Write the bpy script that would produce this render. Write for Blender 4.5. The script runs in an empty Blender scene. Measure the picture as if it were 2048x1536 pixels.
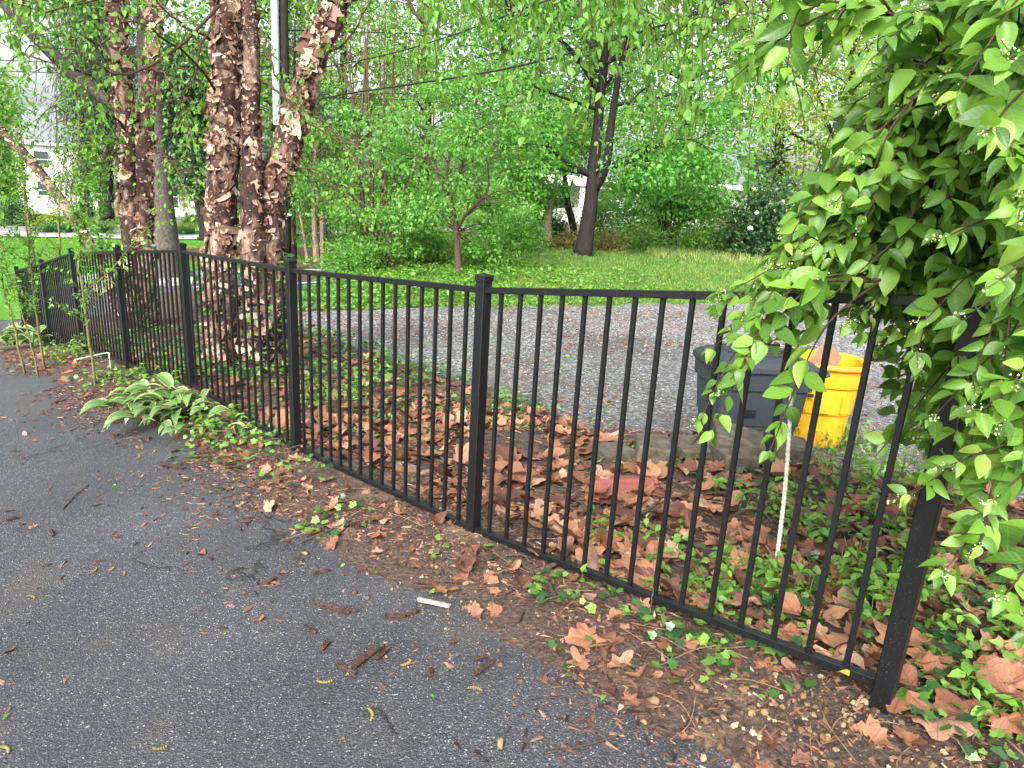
import bpy, math, random
import numpy as np
from mathutils import Matrix, Vector

rng = np.random.default_rng(7)
random.seed(7)
scene = bpy.context.scene
COL = scene.collection

# ------------------------------------------------------------------ camera, sky, sun, exposure
PW = 2048.0
FPX = 1360.0
PITCH = math.radians(15.67)
ROLL = math.radians(3.36)
CAMZ = 1.45
FW = np.array([0, math.cos(PITCH), -math.sin(PITCH)])
U0 = np.array([0, math.sin(PITCH), math.cos(PITCH)])
R0 = np.array([1.0, 0, 0])
RT = R0 * math.cos(ROLL) + U0 * math.sin(ROLL)
UPV = -R0 * math.sin(ROLL) + U0 * math.cos(ROLL)

cam = bpy.data.objects.new('camera', bpy.data.cameras.new('camera'))
COL.objects.link(cam)
cam.data.sensor_width = 36.0
cam.data.lens = 36.0 * FPX / PW
cam.data.clip_start = 0.05
cam.data.clip_end = 3000
M = Matrix(((RT[0], UPV[0], -FW[0], 0), (RT[1], UPV[1], -FW[1], 0), (RT[2], UPV[2], -FW[2], CAMZ), (0, 0, 0, 1)))
cam.matrix_world = M
scene.camera = cam

SUN_EL, SUN_AZ = math.radians(40), math.radians(196)   # azimuth from +Y, clockwise
world = bpy.data.worlds.new('World')
scene.world = world
world.use_nodes = True
wn = world.node_tree
wn.nodes.clear()
sky = wn.nodes.new('ShaderNodeTexSky')
sky.sky_type = 'NISHITA'
sky.sun_disc = False
sky.sun_elevation = SUN_EL
sky.sun_rotation = SUN_AZ
sky.air_density = 1.0
sky.dust_density = 6.0
sky.ozone_density = 1.0
hsv = wn.nodes.new('ShaderNodeHueSaturation')
hsv.inputs['Saturation'].default_value = 0.36
bg = wn.nodes.new('ShaderNodeBackground')
bg.inputs['Strength'].default_value = 0.15
wo = wn.nodes.new('ShaderNodeOutputWorld')
wn.links.new(sky.outputs[0], hsv.inputs['Color'])
wn.links.new(hsv.outputs[0], bg.inputs['Color'])
wn.links.new(bg.outputs[0], wo.inputs['Surface'])

sl = bpy.data.lights.new('sun', 'SUN')
sl.energy = 1.5
sl.angle = math.radians(25)
sl.color = (1.0, 0.98, 0.95)
so = bpy.data.objects.new('sun', sl)
COL.objects.link(so)
sd = Vector((math.sin(SUN_AZ) * math.cos(SUN_EL), math.cos(SUN_AZ) * math.cos(SUN_EL), math.sin(SUN_EL)))
so.rotation_euler = sd.to_track_quat('Z', 'Y').to_euler()
so.location = (0, 0, 30)

scene.view_settings.view_transform = 'Standard'
scene.view_settings.look = 'None'
scene.view_settings.gamma = 1.0
scene.view_settings.exposure = 1.75
scene.render.engine = 'CYCLES'
scene.cycles.max_bounces = 10
scene.cycles.diffuse_bounces = 6
scene.cycles.transparent_max_bounces = 8
scene.cycles.use_denoising = True

# ------------------------------------------------------------------ numeric helpers
def sst(a, b, t):
    t = np.clip((t - a) / (b - a), 0, 1)
    return t * t * (3 - 2 * t)

def _h(ix, iy, s):
    n = (ix.astype(np.int64) * 374761393 + iy.astype(np.int64) * 668265263 + s * 1274126177) & 0xffffffff
    n = ((n ^ (n >> 13)) * 1103515245) & 0xffffffff
    n = ((n ^ (n >> 16)) * 2654435761) & 0xffffffff
    return ((n ^ (n >> 15)) & 0xffffff) / float(0xffffff)

def vnoise(x, y, s=0):
    x = np.asarray(x, float); y = np.asarray(y, float)
    ix = np.floor(x); iy = np.floor(y)
    fx = x - ix; fy = y - iy
    fx = fx * fx * (3 - 2 * fx); fy = fy * fy * (3 - 2 * fy)
    a = _h(ix, iy, s); b = _h(ix + 1, iy, s); c = _h(ix, iy + 1, s); d = _h(ix + 1, iy + 1, s)
    return (a * (1 - fx) + b * fx) * (1 - fy) + (c * (1 - fx) + d * fx) * fy

def fbm(x, y, s=0, o=4):
    r = 0; a = .5
    for i in range(o):
        r = r + a * vnoise(x * 2 ** i + 17.3 * i, y * 2 ** i + 5.1 * i, s + i); a *= .5
    return r            # about 0..1, mean .47

def nrm(v):
    v = np.asarray(v, float)
    return v / np.maximum(np.linalg.norm(v, axis=-1, keepdims=True), 1e-9)

# ------------------------------------------------------------------ the lie of the land
POST = np.array([[1.123, 1.665, .091], [-.144, 2.893, -.124], [-1.356, 4.065, -.238], [-2.756, 5.607, -.332],
                 [-3.87, 6.583, -.48], [-5.392, 8.229, -.725], [-6.488, 9.242, -1.011], [-7.991, 10.798, -1.358]])
POST_H = 1.245
FA = POST[0, :2]; FD = np.array([-.706, .708]); FN = np.array([.708, .706])

def uv(x, y):
    dx = x - FA[0]; dy = y - FA[1]
    return dx * FD[0] + dy * FD[1], dx * FN[0] + dy * FN[1]

def xy(u, v):
    return FA[0] + u * FD[0] + v * FN[0], FA[1] + u * FD[1] + v * FN[1]

KU = np.array([-30, -3, 0, 1.77, 3.45, 5.5, 7, 9.25, 10.8, 13, 18, 26, 40, 90])
KZ = np.array([.15, .09, .06, -.125, -.245, -.345, -.49, -.74, -1.01, -1.36, -1.75, -1.95, -2.0, -2.0])

def zf(u):
    return (np.interp(u - .5, KU, KZ) + np.interp(u, KU, KZ) * 2 + np.interp(u + .5, KU, KZ)) / 4

def gz(x, y):
    x = np.asarray(x, float); y = np.asarray(y, float)
    u, v = uv(x, y)
    z0 = zf(u)
    zd = z0 - .03 * np.clip(-v, 0, 2)
    zl = -.6 - .075 * np.clip(-x - 3, 0, 14) - .03 * np.clip(-x - 17, 0, 20) + .42 * sst(12, 20, y) * sst(-5, 1, x)
    w = sst(1.9, 3.7, u)
    v0 = 2.1 * (1 - w) + .25 * w; v1 = 2.75 * (1 - w) + 3.0 * w
    t = sst(v0, v1, v)
    zr = z0 * (1 - t) + zl * t
    return np.where(v < 0, zd, zr)

KE_U = np.array([-3, .2, .46, .8, 1.43, 1.89, 2.48, 3.26, 4.43, 6, 7.45, 9.33, 12, 20])
KE_V = np.array([-.5, -.5, -.47, -.45, -.44, -.58, -.62, -.5, -.52, -.74, -.66, -.81, -.7, -.6])

def edge_v(u):
    return np.interp(u, KE_U, KE_V)

def bed_t(x, y):
    """height of the soil bed above the land along both sides of the fence"""
    u, v = uv(x, y)
    e = edge_v(u) + .30 * (fbm(u * 1.3, v * 1.6, 5, 4) - .47) + .10 * (fbm(u * 7, v * 7, 6, 3) - .45)
    t = np.clip((v - e) * .12, -.05, .022)
    t = t + .022 * (fbm(u * 6, v * 6, 9, 4) - .47) * sst(e - .05, e + .35, v)
    t = t + .016 * (fbm(u * 30, v * 30, 12, 3) - .45) * sst(e - .15, e + .1, v)
    for k in range(4):
        q = POST[k]
        t = t + .012 * np.exp(-(((x - q[0] - .02) ** 2 + (y - q[1] + .06) ** 2) / .05))
    far = 2.9 + .8 * (fbm(u * .9, v * .3, 21, 3) - .45)
    return t - .09 * sst(far - .35, far + .5, v)

def top_z(x, y):
    u, v = uv(x, y)
    b = bed_t(x, y)
    return gz(x, y) + np.where((v > -1.4) & (v < 3.2) & (u > -3) & (u < 14), np.maximum(b, 0), 0)

def ray(px, py):
    return (px - 1024) / FPX * RT + (768 - py) / FPX * UPV + FW

def gp(px, py):
    d = ray(px, py); t = .3
    while t < 150:
        p = d * t
        if p[2] + CAMZ < gz(p[0], p[1]): break
        t *= 1.004
    return np.array([p[0], p[1], p[2] + CAMZ])

def at(px, py, Y):
    d = ray(px, py); p = d * (Y / d[1]); p[2] += CAMZ
    return p

def path(pts, Y):
    return np.array([at(a[0], a[1], Y if len(a) < 3 else a[2]) for a in pts])

def proj(P):
    q = np.asarray(P, float) - np.array([0, 0, CAMZ]); w = q @ FW
    return 1024 + FPX * (q @ RT) / w, 768 - FPX * (q @ UPV) / w, w

# ------------------------------------------------------------------ mesh helpers
ORIG = {}

def make_mesh(name, V, F, mats, fmat=None, smooth=False, lp=None):
    me = bpy.data.meshes.new(name)
    V = np.asarray(V, np.float32)
    if isinstance(F, np.ndarray):
        Fl = [F]
    else:
        Fl = [np.asarray(f) for f in F if len(f)]
    nv = len(V)
    loops = np.concatenate([f.ravel() for f in Fl]).astype(np.int32)
    tot = np.concatenate([np.full(len(f), f.shape[1]) for f in Fl]).astype(np.int32)
    start = np.concatenate([[0], np.cumsum(tot)[:-1]]).astype(np.int32)
    me.vertices.add(nv); me.vertices.foreach_set('co', V.ravel())
    me.loops.add(len(loops)); me.loops.foreach_set('vertex_index', loops)
    me.polygons.add(len(tot)); me.polygons.foreach_set('loop_start', start); me.polygons.foreach_set('loop_total', tot)
    me.polygons.foreach_set('use_smooth', np.full(len(tot), bool(smooth)))
    if not isinstance(mats, (list, tuple)): mats = [mats]
    for m in mats: me.materials.append(m)
    if fmat is not None:
        me.polygons.foreach_set('material_index', np.asarray(fmat, np.int32))
    if lp is not None:
        me.attributes.new('lp', 'FLOAT_VECTOR', 'POINT').data.foreach_set('vector', np.asarray(lp, np.float32).ravel())
    me.update(calc_edges=True)
    return me

def props(o, label=None, cat=None, group=None, kind=None):
    if label: o['label'] = label
    if cat: o['category'] = cat
    if group: o['group'] = group
    if kind: o['kind'] = kind
    return o

def thing(name, loc, label, cat, group=None):
    o = bpy.data.objects.new(name, None)
    o.empty_display_size = .1
    o.location = Vector([float(c) for c in loc])
    COL.objects.link(o)
    ORIG[o] = np.array(loc, float)
    return props(o, label, cat, group)

def mk(name, V, F, mats, parent=None, fmat=None, smooth=False, label=None, cat=None, group=None, kind=None, origin=None, lp=None):
    V = np.asarray(V, float)
    if parent is not None:
        org = ORIG[parent]
    else:
        org = np.array(origin, float) if origin is not None else np.zeros(3)
    me = make_mesh(name, V - org, F, mats, fmat, smooth, lp)
    o = bpy.data.objects.new(name, me)
    COL.objects.link(o)
    ORIG[o] = org
    if parent is not None:
        o.parent = parent
    elif origin is not None:
        o.location = Vector([float(c) for c in origin])
    return props(o, label, cat, group, kind)

def link_piece(name, me, mat4, parent=None, **kw):
    """an object sharing mesh data; mat4 in world space (parents are never rotated)"""
    o = bpy.data.objects.new(name, me)
    COL.objects.link(o)
    m = mat4.copy()
    if parent is not None:
        o.parent = parent
        m[:3, 3] -= ORIG[parent]
    o.matrix_basis = Matrix([[float(c) for c in r] for r in m])
    ORIG[o] = ORIG[parent] if parent is not None else mat4[:3, 3].copy()
    return props(o, **kw)

def part_empty(name, parent):
    o = bpy.data.objects.new(name, None)
    o.empty_display_size = .05
    COL.objects.link(o); o.parent = parent
    ORIG[o] = ORIG[parent]
    return o

class MB:
    """collects pieces into one mesh"""
    def __init__(s): s.V = []; s.F = {}; s.n = 0; s.M = {}; s.A = []; s.lp = False
    def add(s, V, F, m=0):
        V = np.asarray(V, float); F = np.asarray(F)
        k = F.shape[1]
        s.V.append(V); s.F.setdefault(k, []).append(F + s.n); s.M.setdefault(k, []).append(np.full(len(F), m))
        s.n += len(V); s.A.append(np.zeros((len(V), 3))); return s
    def get(s):
        V = np.concatenate(s.V); ks = sorted(s.F)
        return V, [np.concatenate(s.F[k]) for k in ks], np.concatenate([np.concatenate(s.M[k]) for k in ks])
    def build(s, name, mats, parent=None, smooth=False, **kw):
        V, F, fm = s.get()
        return mk(name, V, F, mats, parent, fm, smooth, lp=np.concatenate(s.A) if s.lp else None, **kw)

BOXF = np.array([[0, 3, 2, 1], [4, 5, 6, 7], [0, 1, 5, 4], [1, 2, 6, 5], [2, 3, 7, 6], [3, 0, 4, 7]])

def box(c, s, R=None, taper=1.0):
    c = np.asarray(c, float); h = np.asarray(s, float) / 2
    v = np.array([[-1, -1, -1], [1, -1, -1], [1, 1, -1], [-1, 1, -1], [-1, -1, 1], [1, -1, 1], [1, 1, 1], [-1, 1, 1]], float)
    v[4:, :2] *= taper
    v *= h
    if R is not None: v = v @ np.asarray(R).T
    return v + c, BOXF

def bevel_box(c, s, b, R=None, jit=0, seed=0):
    """box with chamfered edges (24 verts)"""
    h = np.asarray(s, float) / 2
    V = []; 
    for sx in (-1, 1):
        for sy in (-1, 1):
            for sz in (-1, 1):
                for k in range(3):
                    p = np.array([sx, sy, sz]) * h
                    for j in range(3):
                        if j != k: p[j] -= [sx, sy, sz][j] * b
                    V.append(p)
    V = np.array(V)
    if jit: V = V + np.random.default_rng(seed).normal(0, jit, V.shape)
    import itertools
    idx = lambda sx, sy, sz, k: ((sx > 0) * 4 + (sy > 0) * 2 + (sz > 0)) * 3 + k
    Q = []; T = []
    def orient(f):
        p = V[list(f)]; n = np.cross(p[1] - p[0], p[2] - p[0])
        return list(f) if np.dot(n, p.mean(0)) > 0 else list(f)[::-1]
    for k in range(3):
        a, b_ = [j for j in range(3) if j != k]
        for sk in (-1, 1):
            f = []
            for (sa, sb) in ((-1, -1), (1, -1), (1, 1), (-1, 1)):
                s3 = [0, 0, 0]; s3[k] = sk; s3[a] = sa; s3[b_] = sb
                f.append(idx(*s3, k))
            Q.append(orient(f))
    for a, b_ in ((0, 1), (0, 2), (1, 2)):
        c_ = 3 - a - b_
        for sa in (-1, 1):
            for sb in (-1, 1):
                f = []
                for (k, sc) in ((a, -1), (a, 1), (b_, 1), (b_, -1)):
                    s3 = [0, 0, 0]; s3[a] = sa; s3[b_] = sb; s3[c_] = sc
                    f.append(idx(*s3, k))
                Q.append(orient(f))
    for s3 in itertools.product((-1, 1), repeat=3):
        T.append(orient([idx(*s3, k) for k in range(3)]))
    if R is not None: V = V @ np.asarray(R).T
    return V + np.asarray(c, float), np.array(Q), np.array(T)

def rotz(a):
    c, s = math.cos(a), math.sin(a)
    return np.array([[c, -s, 0], [s, c, 0], [0, 0, 1.0]])

def tube(P, r, seg=8, caps=True, disp=None):
    P = np.asarray(P, float); n = len(P); r = np.broadcast_to(np.asarray(r, float), (n,))
    T = np.gradient(P, axis=0); T = nrm(T)
    up = np.array([0, 0, 1.0]) if abs(T[0][2]) < .9 else np.array([0, 1.0, 0])
    X = np.zeros((n, 3)); X[0] = nrm(np.cross(up, T[0]))
    for i in range(1, n):
        x = X[i - 1] - T[i] * np.dot(X[i - 1], T[i]); X[i] = nrm(x)
    Y = np.cross(T, X)
    a = np.linspace(0, 2 * np.pi, seg, endpoint=False)
    rr = r[:, None] * np.ones(seg)
    if disp is not None: rr = rr + disp
    V = P[:, None, :] + rr[:, :, None] * (np.cos(a)[None, :, None] * X[:, None, :] + np.sin(a)[None, :, None] * Y[:, None, :])
    V = V.reshape(-1, 3)
    i = np.arange(n - 1)[:, None] * seg; j = np.arange(seg)[None, :]; j2 = (j + 1) % seg
    Q = np.stack([i + j, i + j2, i + seg + j2, i + seg + j], -1).reshape(-1, 4)
    if caps:
        V = np.concatenate([V, P[:1], P[-1:]])
        c0, c1 = n * seg, n * seg + 1
        jj = np.arange(seg); k2 = (jj + 1) % seg
        q0 = np.stack([np.full(seg, c0), k2, jj, jj], -1); q1 = np.stack([np.full(seg, c1), (n - 1) * seg + jj, (n - 1) * seg + k2, (n - 1) * seg + k2], -1)
        return V, Q, np.concatenate([q0, q1])[:, :3]
    return V, Q, np.zeros((0, 3), int)

def add_tube(mb, P, r, seg=6, caps=True, m=0, disp=None):
    V, Q, T = tube(P, r, seg, caps, disp)
    n0 = mb.n
    mb.add(V, Q, m)
    if len(T):
        mb.F.setdefault(3, []).append(T + n0); mb.M.setdefault(3, []).append(np.full(len(T), m))

def curve(pts, n=12):
    """smooth catmull-rom through points"""
    P = np.asarray(pts, float)
    if len(P) == 2:
        t = np.linspace(0, 1, n)[:, None]; return P[0] * (1 - t) + P[1] * t
    Q = np.concatenate([[2 * P[0] - P[1]], P, [2 * P[-1] - P[-2]]])
    out = []
    m = max(2, n // (len(P) - 1))
    for i in range(1, len(Q) - 2):
        p0, p1, p2, p3 = Q[i - 1:i + 3]
        t = np.linspace(0, 1, m, endpoint=(i == len(Q) - 3))[:, None]
        out.append(.5 * ((2 * p1) + (-p0 + p2) * t + (2 * p0 - 5 * p1 + 4 * p2 - p3) * t ** 2 + (-p0 + 3 * p1 - 3 * p2 + p3) * t ** 3))
    return np.concatenate(out)

def frames(d, n):
    y = nrm(d); x = nrm(np.cross(y, n)); z = np.cross(x, y)
    return np.stack([x, y, z], -1)

def rand_dirs(n, g=None):
    g = g or rng
    v = g.normal(size=(n, 3)); return nrm(v)

def scatter(T, P, Mx, S):
    """instances of template T=(V,F,fm): world verts and faces"""
    V, F = T[0], T[1]
    S = np.asarray(S, float)
    if S.ndim == 1: S = S[:, None] * np.ones(3)
    W = np.einsum('nij,nmj->nmi', Mx, V[None] * S[:, None, :]) + P[:, None, :]
    N, m = len(P), len(V)
    Fa = (F[None] + (np.arange(N) * m)[:, None, None]).reshape(-1, F.shape[1])
    fm = np.tile(T[2], N) if len(T) > 2 and T[2] is not None else np.zeros(len(Fa), int)
    return W.reshape(-1, 3), Fa, fm

def scatter_mb(mb, temps, P, Mx, S, m=None):
    k = rng.integers(0, len(temps), len(P))
    for i, T in enumerate(temps):
        s = k == i
        if s.any():
            V, F, fm = scatter(T, P[s], Mx[s], np.asarray(S)[s])
            n0 = mb.n
            mb.A.append(np.tile(T[0], (int(s.sum()), 1))); mb.lp = True
            mb.V.append(V); mb.F.setdefault(F.shape[1], []).append(F + n0)
            mb.M.setdefault(F.shape[1], []).append(fm if m is None else np.full(len(F), m)); mb.n += len(V)

# ------------------------------------------------------------------ leaf templates (unit length along +Y, normal +Z)
def strip_leaf(wid=.45, rows=5, cols=2, fold=.15, droop=.25, tip=1.0, peak=.38, twist=0.0, edge=False):
    V = []; 
    nc = cols + 1
    for i in range(rows + 1):
        t = i / rows
        w = wid * (math.sin(math.pi * min(1, t) ** (math.log(.5) / math.log(peak))) ** .85 if 0 < t < 1 else 0.02)
        for j in range(nc):
            s = j / cols * 2 - 1
            x = s * w / 2 * (1 if not edge or abs(s) < .99 else 1)
            z = abs(s) * w * fold - droop * t * t + twist * s * t * w
            V.append([x, t * tip - droop * .25 * t * t, z])
    V = np.array(V)
    F = []
    for i in range(rows):
        for j in range(cols):
            a = i * nc + j
            F.append([a, a + 1, a + nc + 1, a + nc])
    return V, np.array(F), np.zeros(len(F), int)

DIAMOND = [(np.array([[0, 0, 0], [.36, .45, .07], [0, 1, -.12], [-.36, .45, .07]]), np.array([[0, 1, 2, 3]]), None)]
DIAMOND = [(v, np.array([[0, 1, 2], [0, 2, 3]]), np.zeros(2, int)) for v, f, _ in DIAMOND]
NEEDLE = [(np.array([[-.06, 0, 0], [.06, 0, 0], [.1, .6, -.05], [0, 1, -.15]]), np.array([[0, 1, 2], [0, 2, 3]]), np.zeros(2, int))]

def lobed(nl, depth, curl, seed, teeth=.04, ripple=.05, torn=0.0, foldx=0.0, res=7, rings=(.35, .7, 1.0)):
    g = np.random.default_rng(seed)
    tips = np.linspace(-1.15, 1.15, nl) * math.pi * .62
    lens = (1.0 - .38 * (np.abs(tips) / (math.pi * .62)) ** 1.6) * g.uniform(.85, 1.12, nl)
    n = nl * res
    ang = np.linspace(-math.pi * .93, math.pi * .93, n)
    rad = []
    for a in ang:
        k = np.argmin(np.abs(tips - a)); d = abs(tips[k] - a); sp = (tips[1] - tips[0]) / 2
        r = lens[k] * (1 - depth * min(1, d / sp) ** .75)
        if abs(a) > abs(tips[-1]) + sp * .6: r = .2
        rad.append(r)
    rad = np.array(rad) * (1 + g.normal(0, teeth, n))
    V = [[0, 0, 0]]
    for fr in rings:
        for a, r in zip(ang, rad):
            rr = r * fr if fr == 1 else min(r, .85) * fr
            V.append([math.sin(a) * rr, math.cos(a) * rr, 0])
    V = np.array(V) * .6
    V[:, 1] += .12
    rr = np.hypot(V[:, 0], V[:, 1]); th = np.arctan2(V[:, 0], V[:, 1])
    V[:, 2] = curl * rr ** 2 * (.6 + .6 * np.sin(2 * th + g.uniform(0, 6))) + ripple * rr * np.sin(5 * th + g.uniform(0, 6)) + foldx * np.abs(V[:, 0] * math.cos(seed) + (V[:, 1] - .3) * math.sin(seed))
    V[:, 2] += .20 * (fbm(V[:, 0] * 4.5 + seed, V[:, 1] * 4.5 + 3 * seed, seed, 3) - .45)
    F3 = [[0, 1 + i + 1, 1 + i] for i in range(n - 1)]
    for q in range(len(rings) - 1):
        for i in range(n - 1):
            a, b, c, d = 1 + q * n + i, 2 + q * n + i, 1 + (q + 1) * n + i, 2 + (q + 1) * n + i
            F3 += [[a, b, d], [a, d, c]]
    F3 = np.array(F3)
    if torn:
        cen = V[F3].mean(1); a0 = g.uniform(0, 6.28); lim = g.uniform(-.05, .18)
        keep = (cen[:, 0] * math.cos(a0) + (cen[:, 1] - .3) * math.sin(a0) + .12 * (fbm(cen[:, 0] * 9, cen[:, 1] * 9, seed, 2) - .4)) < lim + (1 - torn)
        F3 = F3[keep]
    return V, F3, np.zeros(len(F3), int)

DRYLEAF = [lobed(5, d, c, s, .07, r, t, f) for s, (d, c, r, t, f) in enumerate([(.34, .2, .05, 0, 0), (.26, .45, .08, 0, .25), (.36, -.25, .06, .9, 0), (.24, .7, .05, 0, .5), (.3, .1, .10, .95, .1), (.28, -.45, .08, 0, .35), (.2, .3, .12, 1, .2), (.25, .2, .06, 1, .6), (.34, .1, .04, 0, -.3), (.22, .5, .1, .92, .4)])]
DRYLEAF_LOW = [lobed(5, d, c, s, .07, r, t, f, 5, (.55, 1.0)) for s, (d, c, r, t, f) in enumerate([(.34, .2, .05, 0, 0), (.26, .45, .08, 0, .25), (.36, -.25, .06, .9, 0), (.24, .7, .05, 0, .5), (.3, .1, .10, .95, .1), (.28, -.45, .08, 0, .35), (.2, .3, .12, 1, .2), (.25, .2, .06, 1, .6), (.34, .1, .04, 0, -.3), (.22, .5, .1, .92, .4)])]
OVATE_DRY = [strip_leaf(.55, 4, 2, .3, d, 1, .42, tw) for d, tw in ((.3, .4), (-.35, .2), (.6, -.5), (-.1, .8))]
IVY = [lobed(5, .36, c, s + 40, .02, .05) for s, c in enumerate((.15, -.2, .05, .3))]
IVY = []
for c in (.12, -.18, .25):
    o = np.array([[0, 0], [.16, -.1], [.46, .0], [.42, .3], [.55, .5], [.25, .62], [0, 1.0], [-.25, .62], [-.55, .5], [-.42, .3], [-.46, .0], [-.16, -.1]])
    V = np.concatenate([[[0, .3]], o]); z = c * (V[:, 0] ** 2) - .25 * abs(c) * V[:, 1] ** 2
    V = np.column_stack([V, z]); n = len(o)
    IVY.append((V, np.array([[0, 1 + (i) % n, 1 + (i + 1) % n] for i in range(n)]), np.zeros(n, int)))
BIGLEAF = [strip_leaf(w, 7, 4, f, d, 1.0, p, t) for w, f, d, p, t in ((.52, .12, .22, .36, 0), (.46, .22, .4, .38, .15), (.58, .05, .12, .34, -.2), (.42, .34, .3, .4, .3), (.5, .16, .6, .36, 0), (.62, .1, -.12, .4, .2), (.38, .2, .25, .42, -.35), (.55, .26, .05, .33, .1))]
BIGLEAF_LOW = [strip_leaf(w, 5, 2, f, d, 1.0, p, t) for w, f, d, p, t in ((.52, .12, .22, .36, 0), (.46, .22, .4, .38, .15), (.58, .05, .12, .34, -.2), (.42, .34, .3, .4, .3), (.5, .16, .6, .36, 0), (.62, .1, -.12, .4, .2), (.38, .2, .25, .42, -.35), (.55, .26, .05, .33, .1))]
BIRCHLEAF = [strip_leaf(.62, 4, 2, f, d, 1.0, .33) for f, d in ((.12, .2), (.25, .35), (.05, .1))]
WEEDLEAF = [strip_leaf(.5, 3, 2, f, d, 1.0, .4) for f, d in ((.2, .2), (.1, .4))]
SLIVER = (np.array([[-1, -.9, -.4], [1, -.8, -.5], [.1, .6, .9], [-.3, 1.1, -.3]]), np.array([[0, 2, 1], [0, 3, 2], [1, 2, 3], [0, 1, 3]]), np.zeros(4, int))
OCTA = (np.array([[1, 0, 0], [-1, 0, 0], [0, 1, 0], [0, -1, 0], [0, 0, 1], [0, 0, -1.]]), np.array([[0, 2, 4], [2, 1, 4], [1, 3, 4], [3, 0, 4], [2, 0, 5], [1, 2, 5], [3, 1, 5], [0, 3, 5]]), np.zeros(8, int))

# ------------------------------------------------------------------ materials
def new_mat(name):
    m = bpy.data.materials.new(name); m.use_nodes = True
    nt = m.node_tree; nt.nodes.clear()
    out = nt.nodes.new('ShaderNodeOutputMaterial')
    bs = nt.nodes.new('ShaderNodeBsdfPrincipled')
    nt.links.new(bs.outputs[0], out.inputs['Surface'])
    return m, nt, bs, out

def N(nt, t, **kw):
    n = nt.nodes.new(t)
    for k, v in kw.items():
        if k in n.inputs.keys(): n.inputs[k].default_value = v
        else: setattr(n, k, v)
    return n

def ramp(nt, src, stops, interp='LINEAR'):
    r = nt.nodes.new('ShaderNodeValToRGB'); r.color_ramp.interpolation = interp
    e = r.color_ramp.elements
    while len(e) < len(stops): e.new(.5)
    for k, (p, c) in enumerate(stops):
        e[k].position = p; e[k].color = (*c, 1) if len(c) == 3 else c
    nt.links.new(src, r.inputs['Fac'])
    return r.outputs['Color']

def coords(nt):
    return nt.nodes.new('ShaderNodeTexCoord').outputs['Object']

def geo_pos(nt):
    return nt.nodes.new('ShaderNodeNewGeometry').outputs['Position']

def mixc(nt, fac, a, b, mode='MIX'):
    m = nt.nodes.new('ShaderNodeMix'); m.data_type = 'RGBA'; m.blend_type = mode
    for inp, v in ((m.inputs['Factor'], fac), (m.inputs[6], a), (m.inputs[7], b)):
        if isinstance(v, (int, float)): inp.default_value = v
        elif isinstance(v, tuple): inp.default_value = (*v, 1)
        else: nt.links.new(v, inp)
    return m.outputs[2]

def math_n(nt, op, a, b=None, clamp=False):
    m = nt.nodes.new('ShaderNodeMath'); m.operation = op; m.use_clamp = clamp
    for i, v in enumerate((a, b)):
        if v is None: continue
        if isinstance(v, (int, float)): m.inputs[i].default_value = v
        else: nt.links.new(v, m.inputs[i])
    return m.outputs[0]

def noise(nt, vec, scale, detail=4, rough=.6):
    n = N(nt, 'ShaderNodeTexNoise', Scale=scale, Detail=detail, Roughness=rough)
    nt.links.new(vec, n.inputs['Vector']); return n.outputs['Fac']

def voro(nt, vec, scale, feature='F1'):
    n = N(nt, 'ShaderNodeTexVoronoi', Scale=scale, feature=feature)
    nt.links.new(vec, n.inputs['Vector']); return n

def bump(nt, bs, h, strength=.3, dist=.01):
    b = N(nt, 'ShaderNodeBump', Strength=strength, Distance=dist)
    nt.links.new(h, b.inputs['Height']); nt.links.new(b.outputs[0], bs.inputs['Normal'])

def island_random(nt):
    g = nt.nodes.new('ShaderNodeNewGeometry'); oi = nt.nodes.new('ShaderNodeObjectInfo')
    s = math_n(nt, 'ADD', g.outputs['Random Per Island'], math_n(nt, 'MULTIPLY', oi.outputs['Random'], 7.31))
    return math_n(nt, 'FRACT', s)

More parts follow.
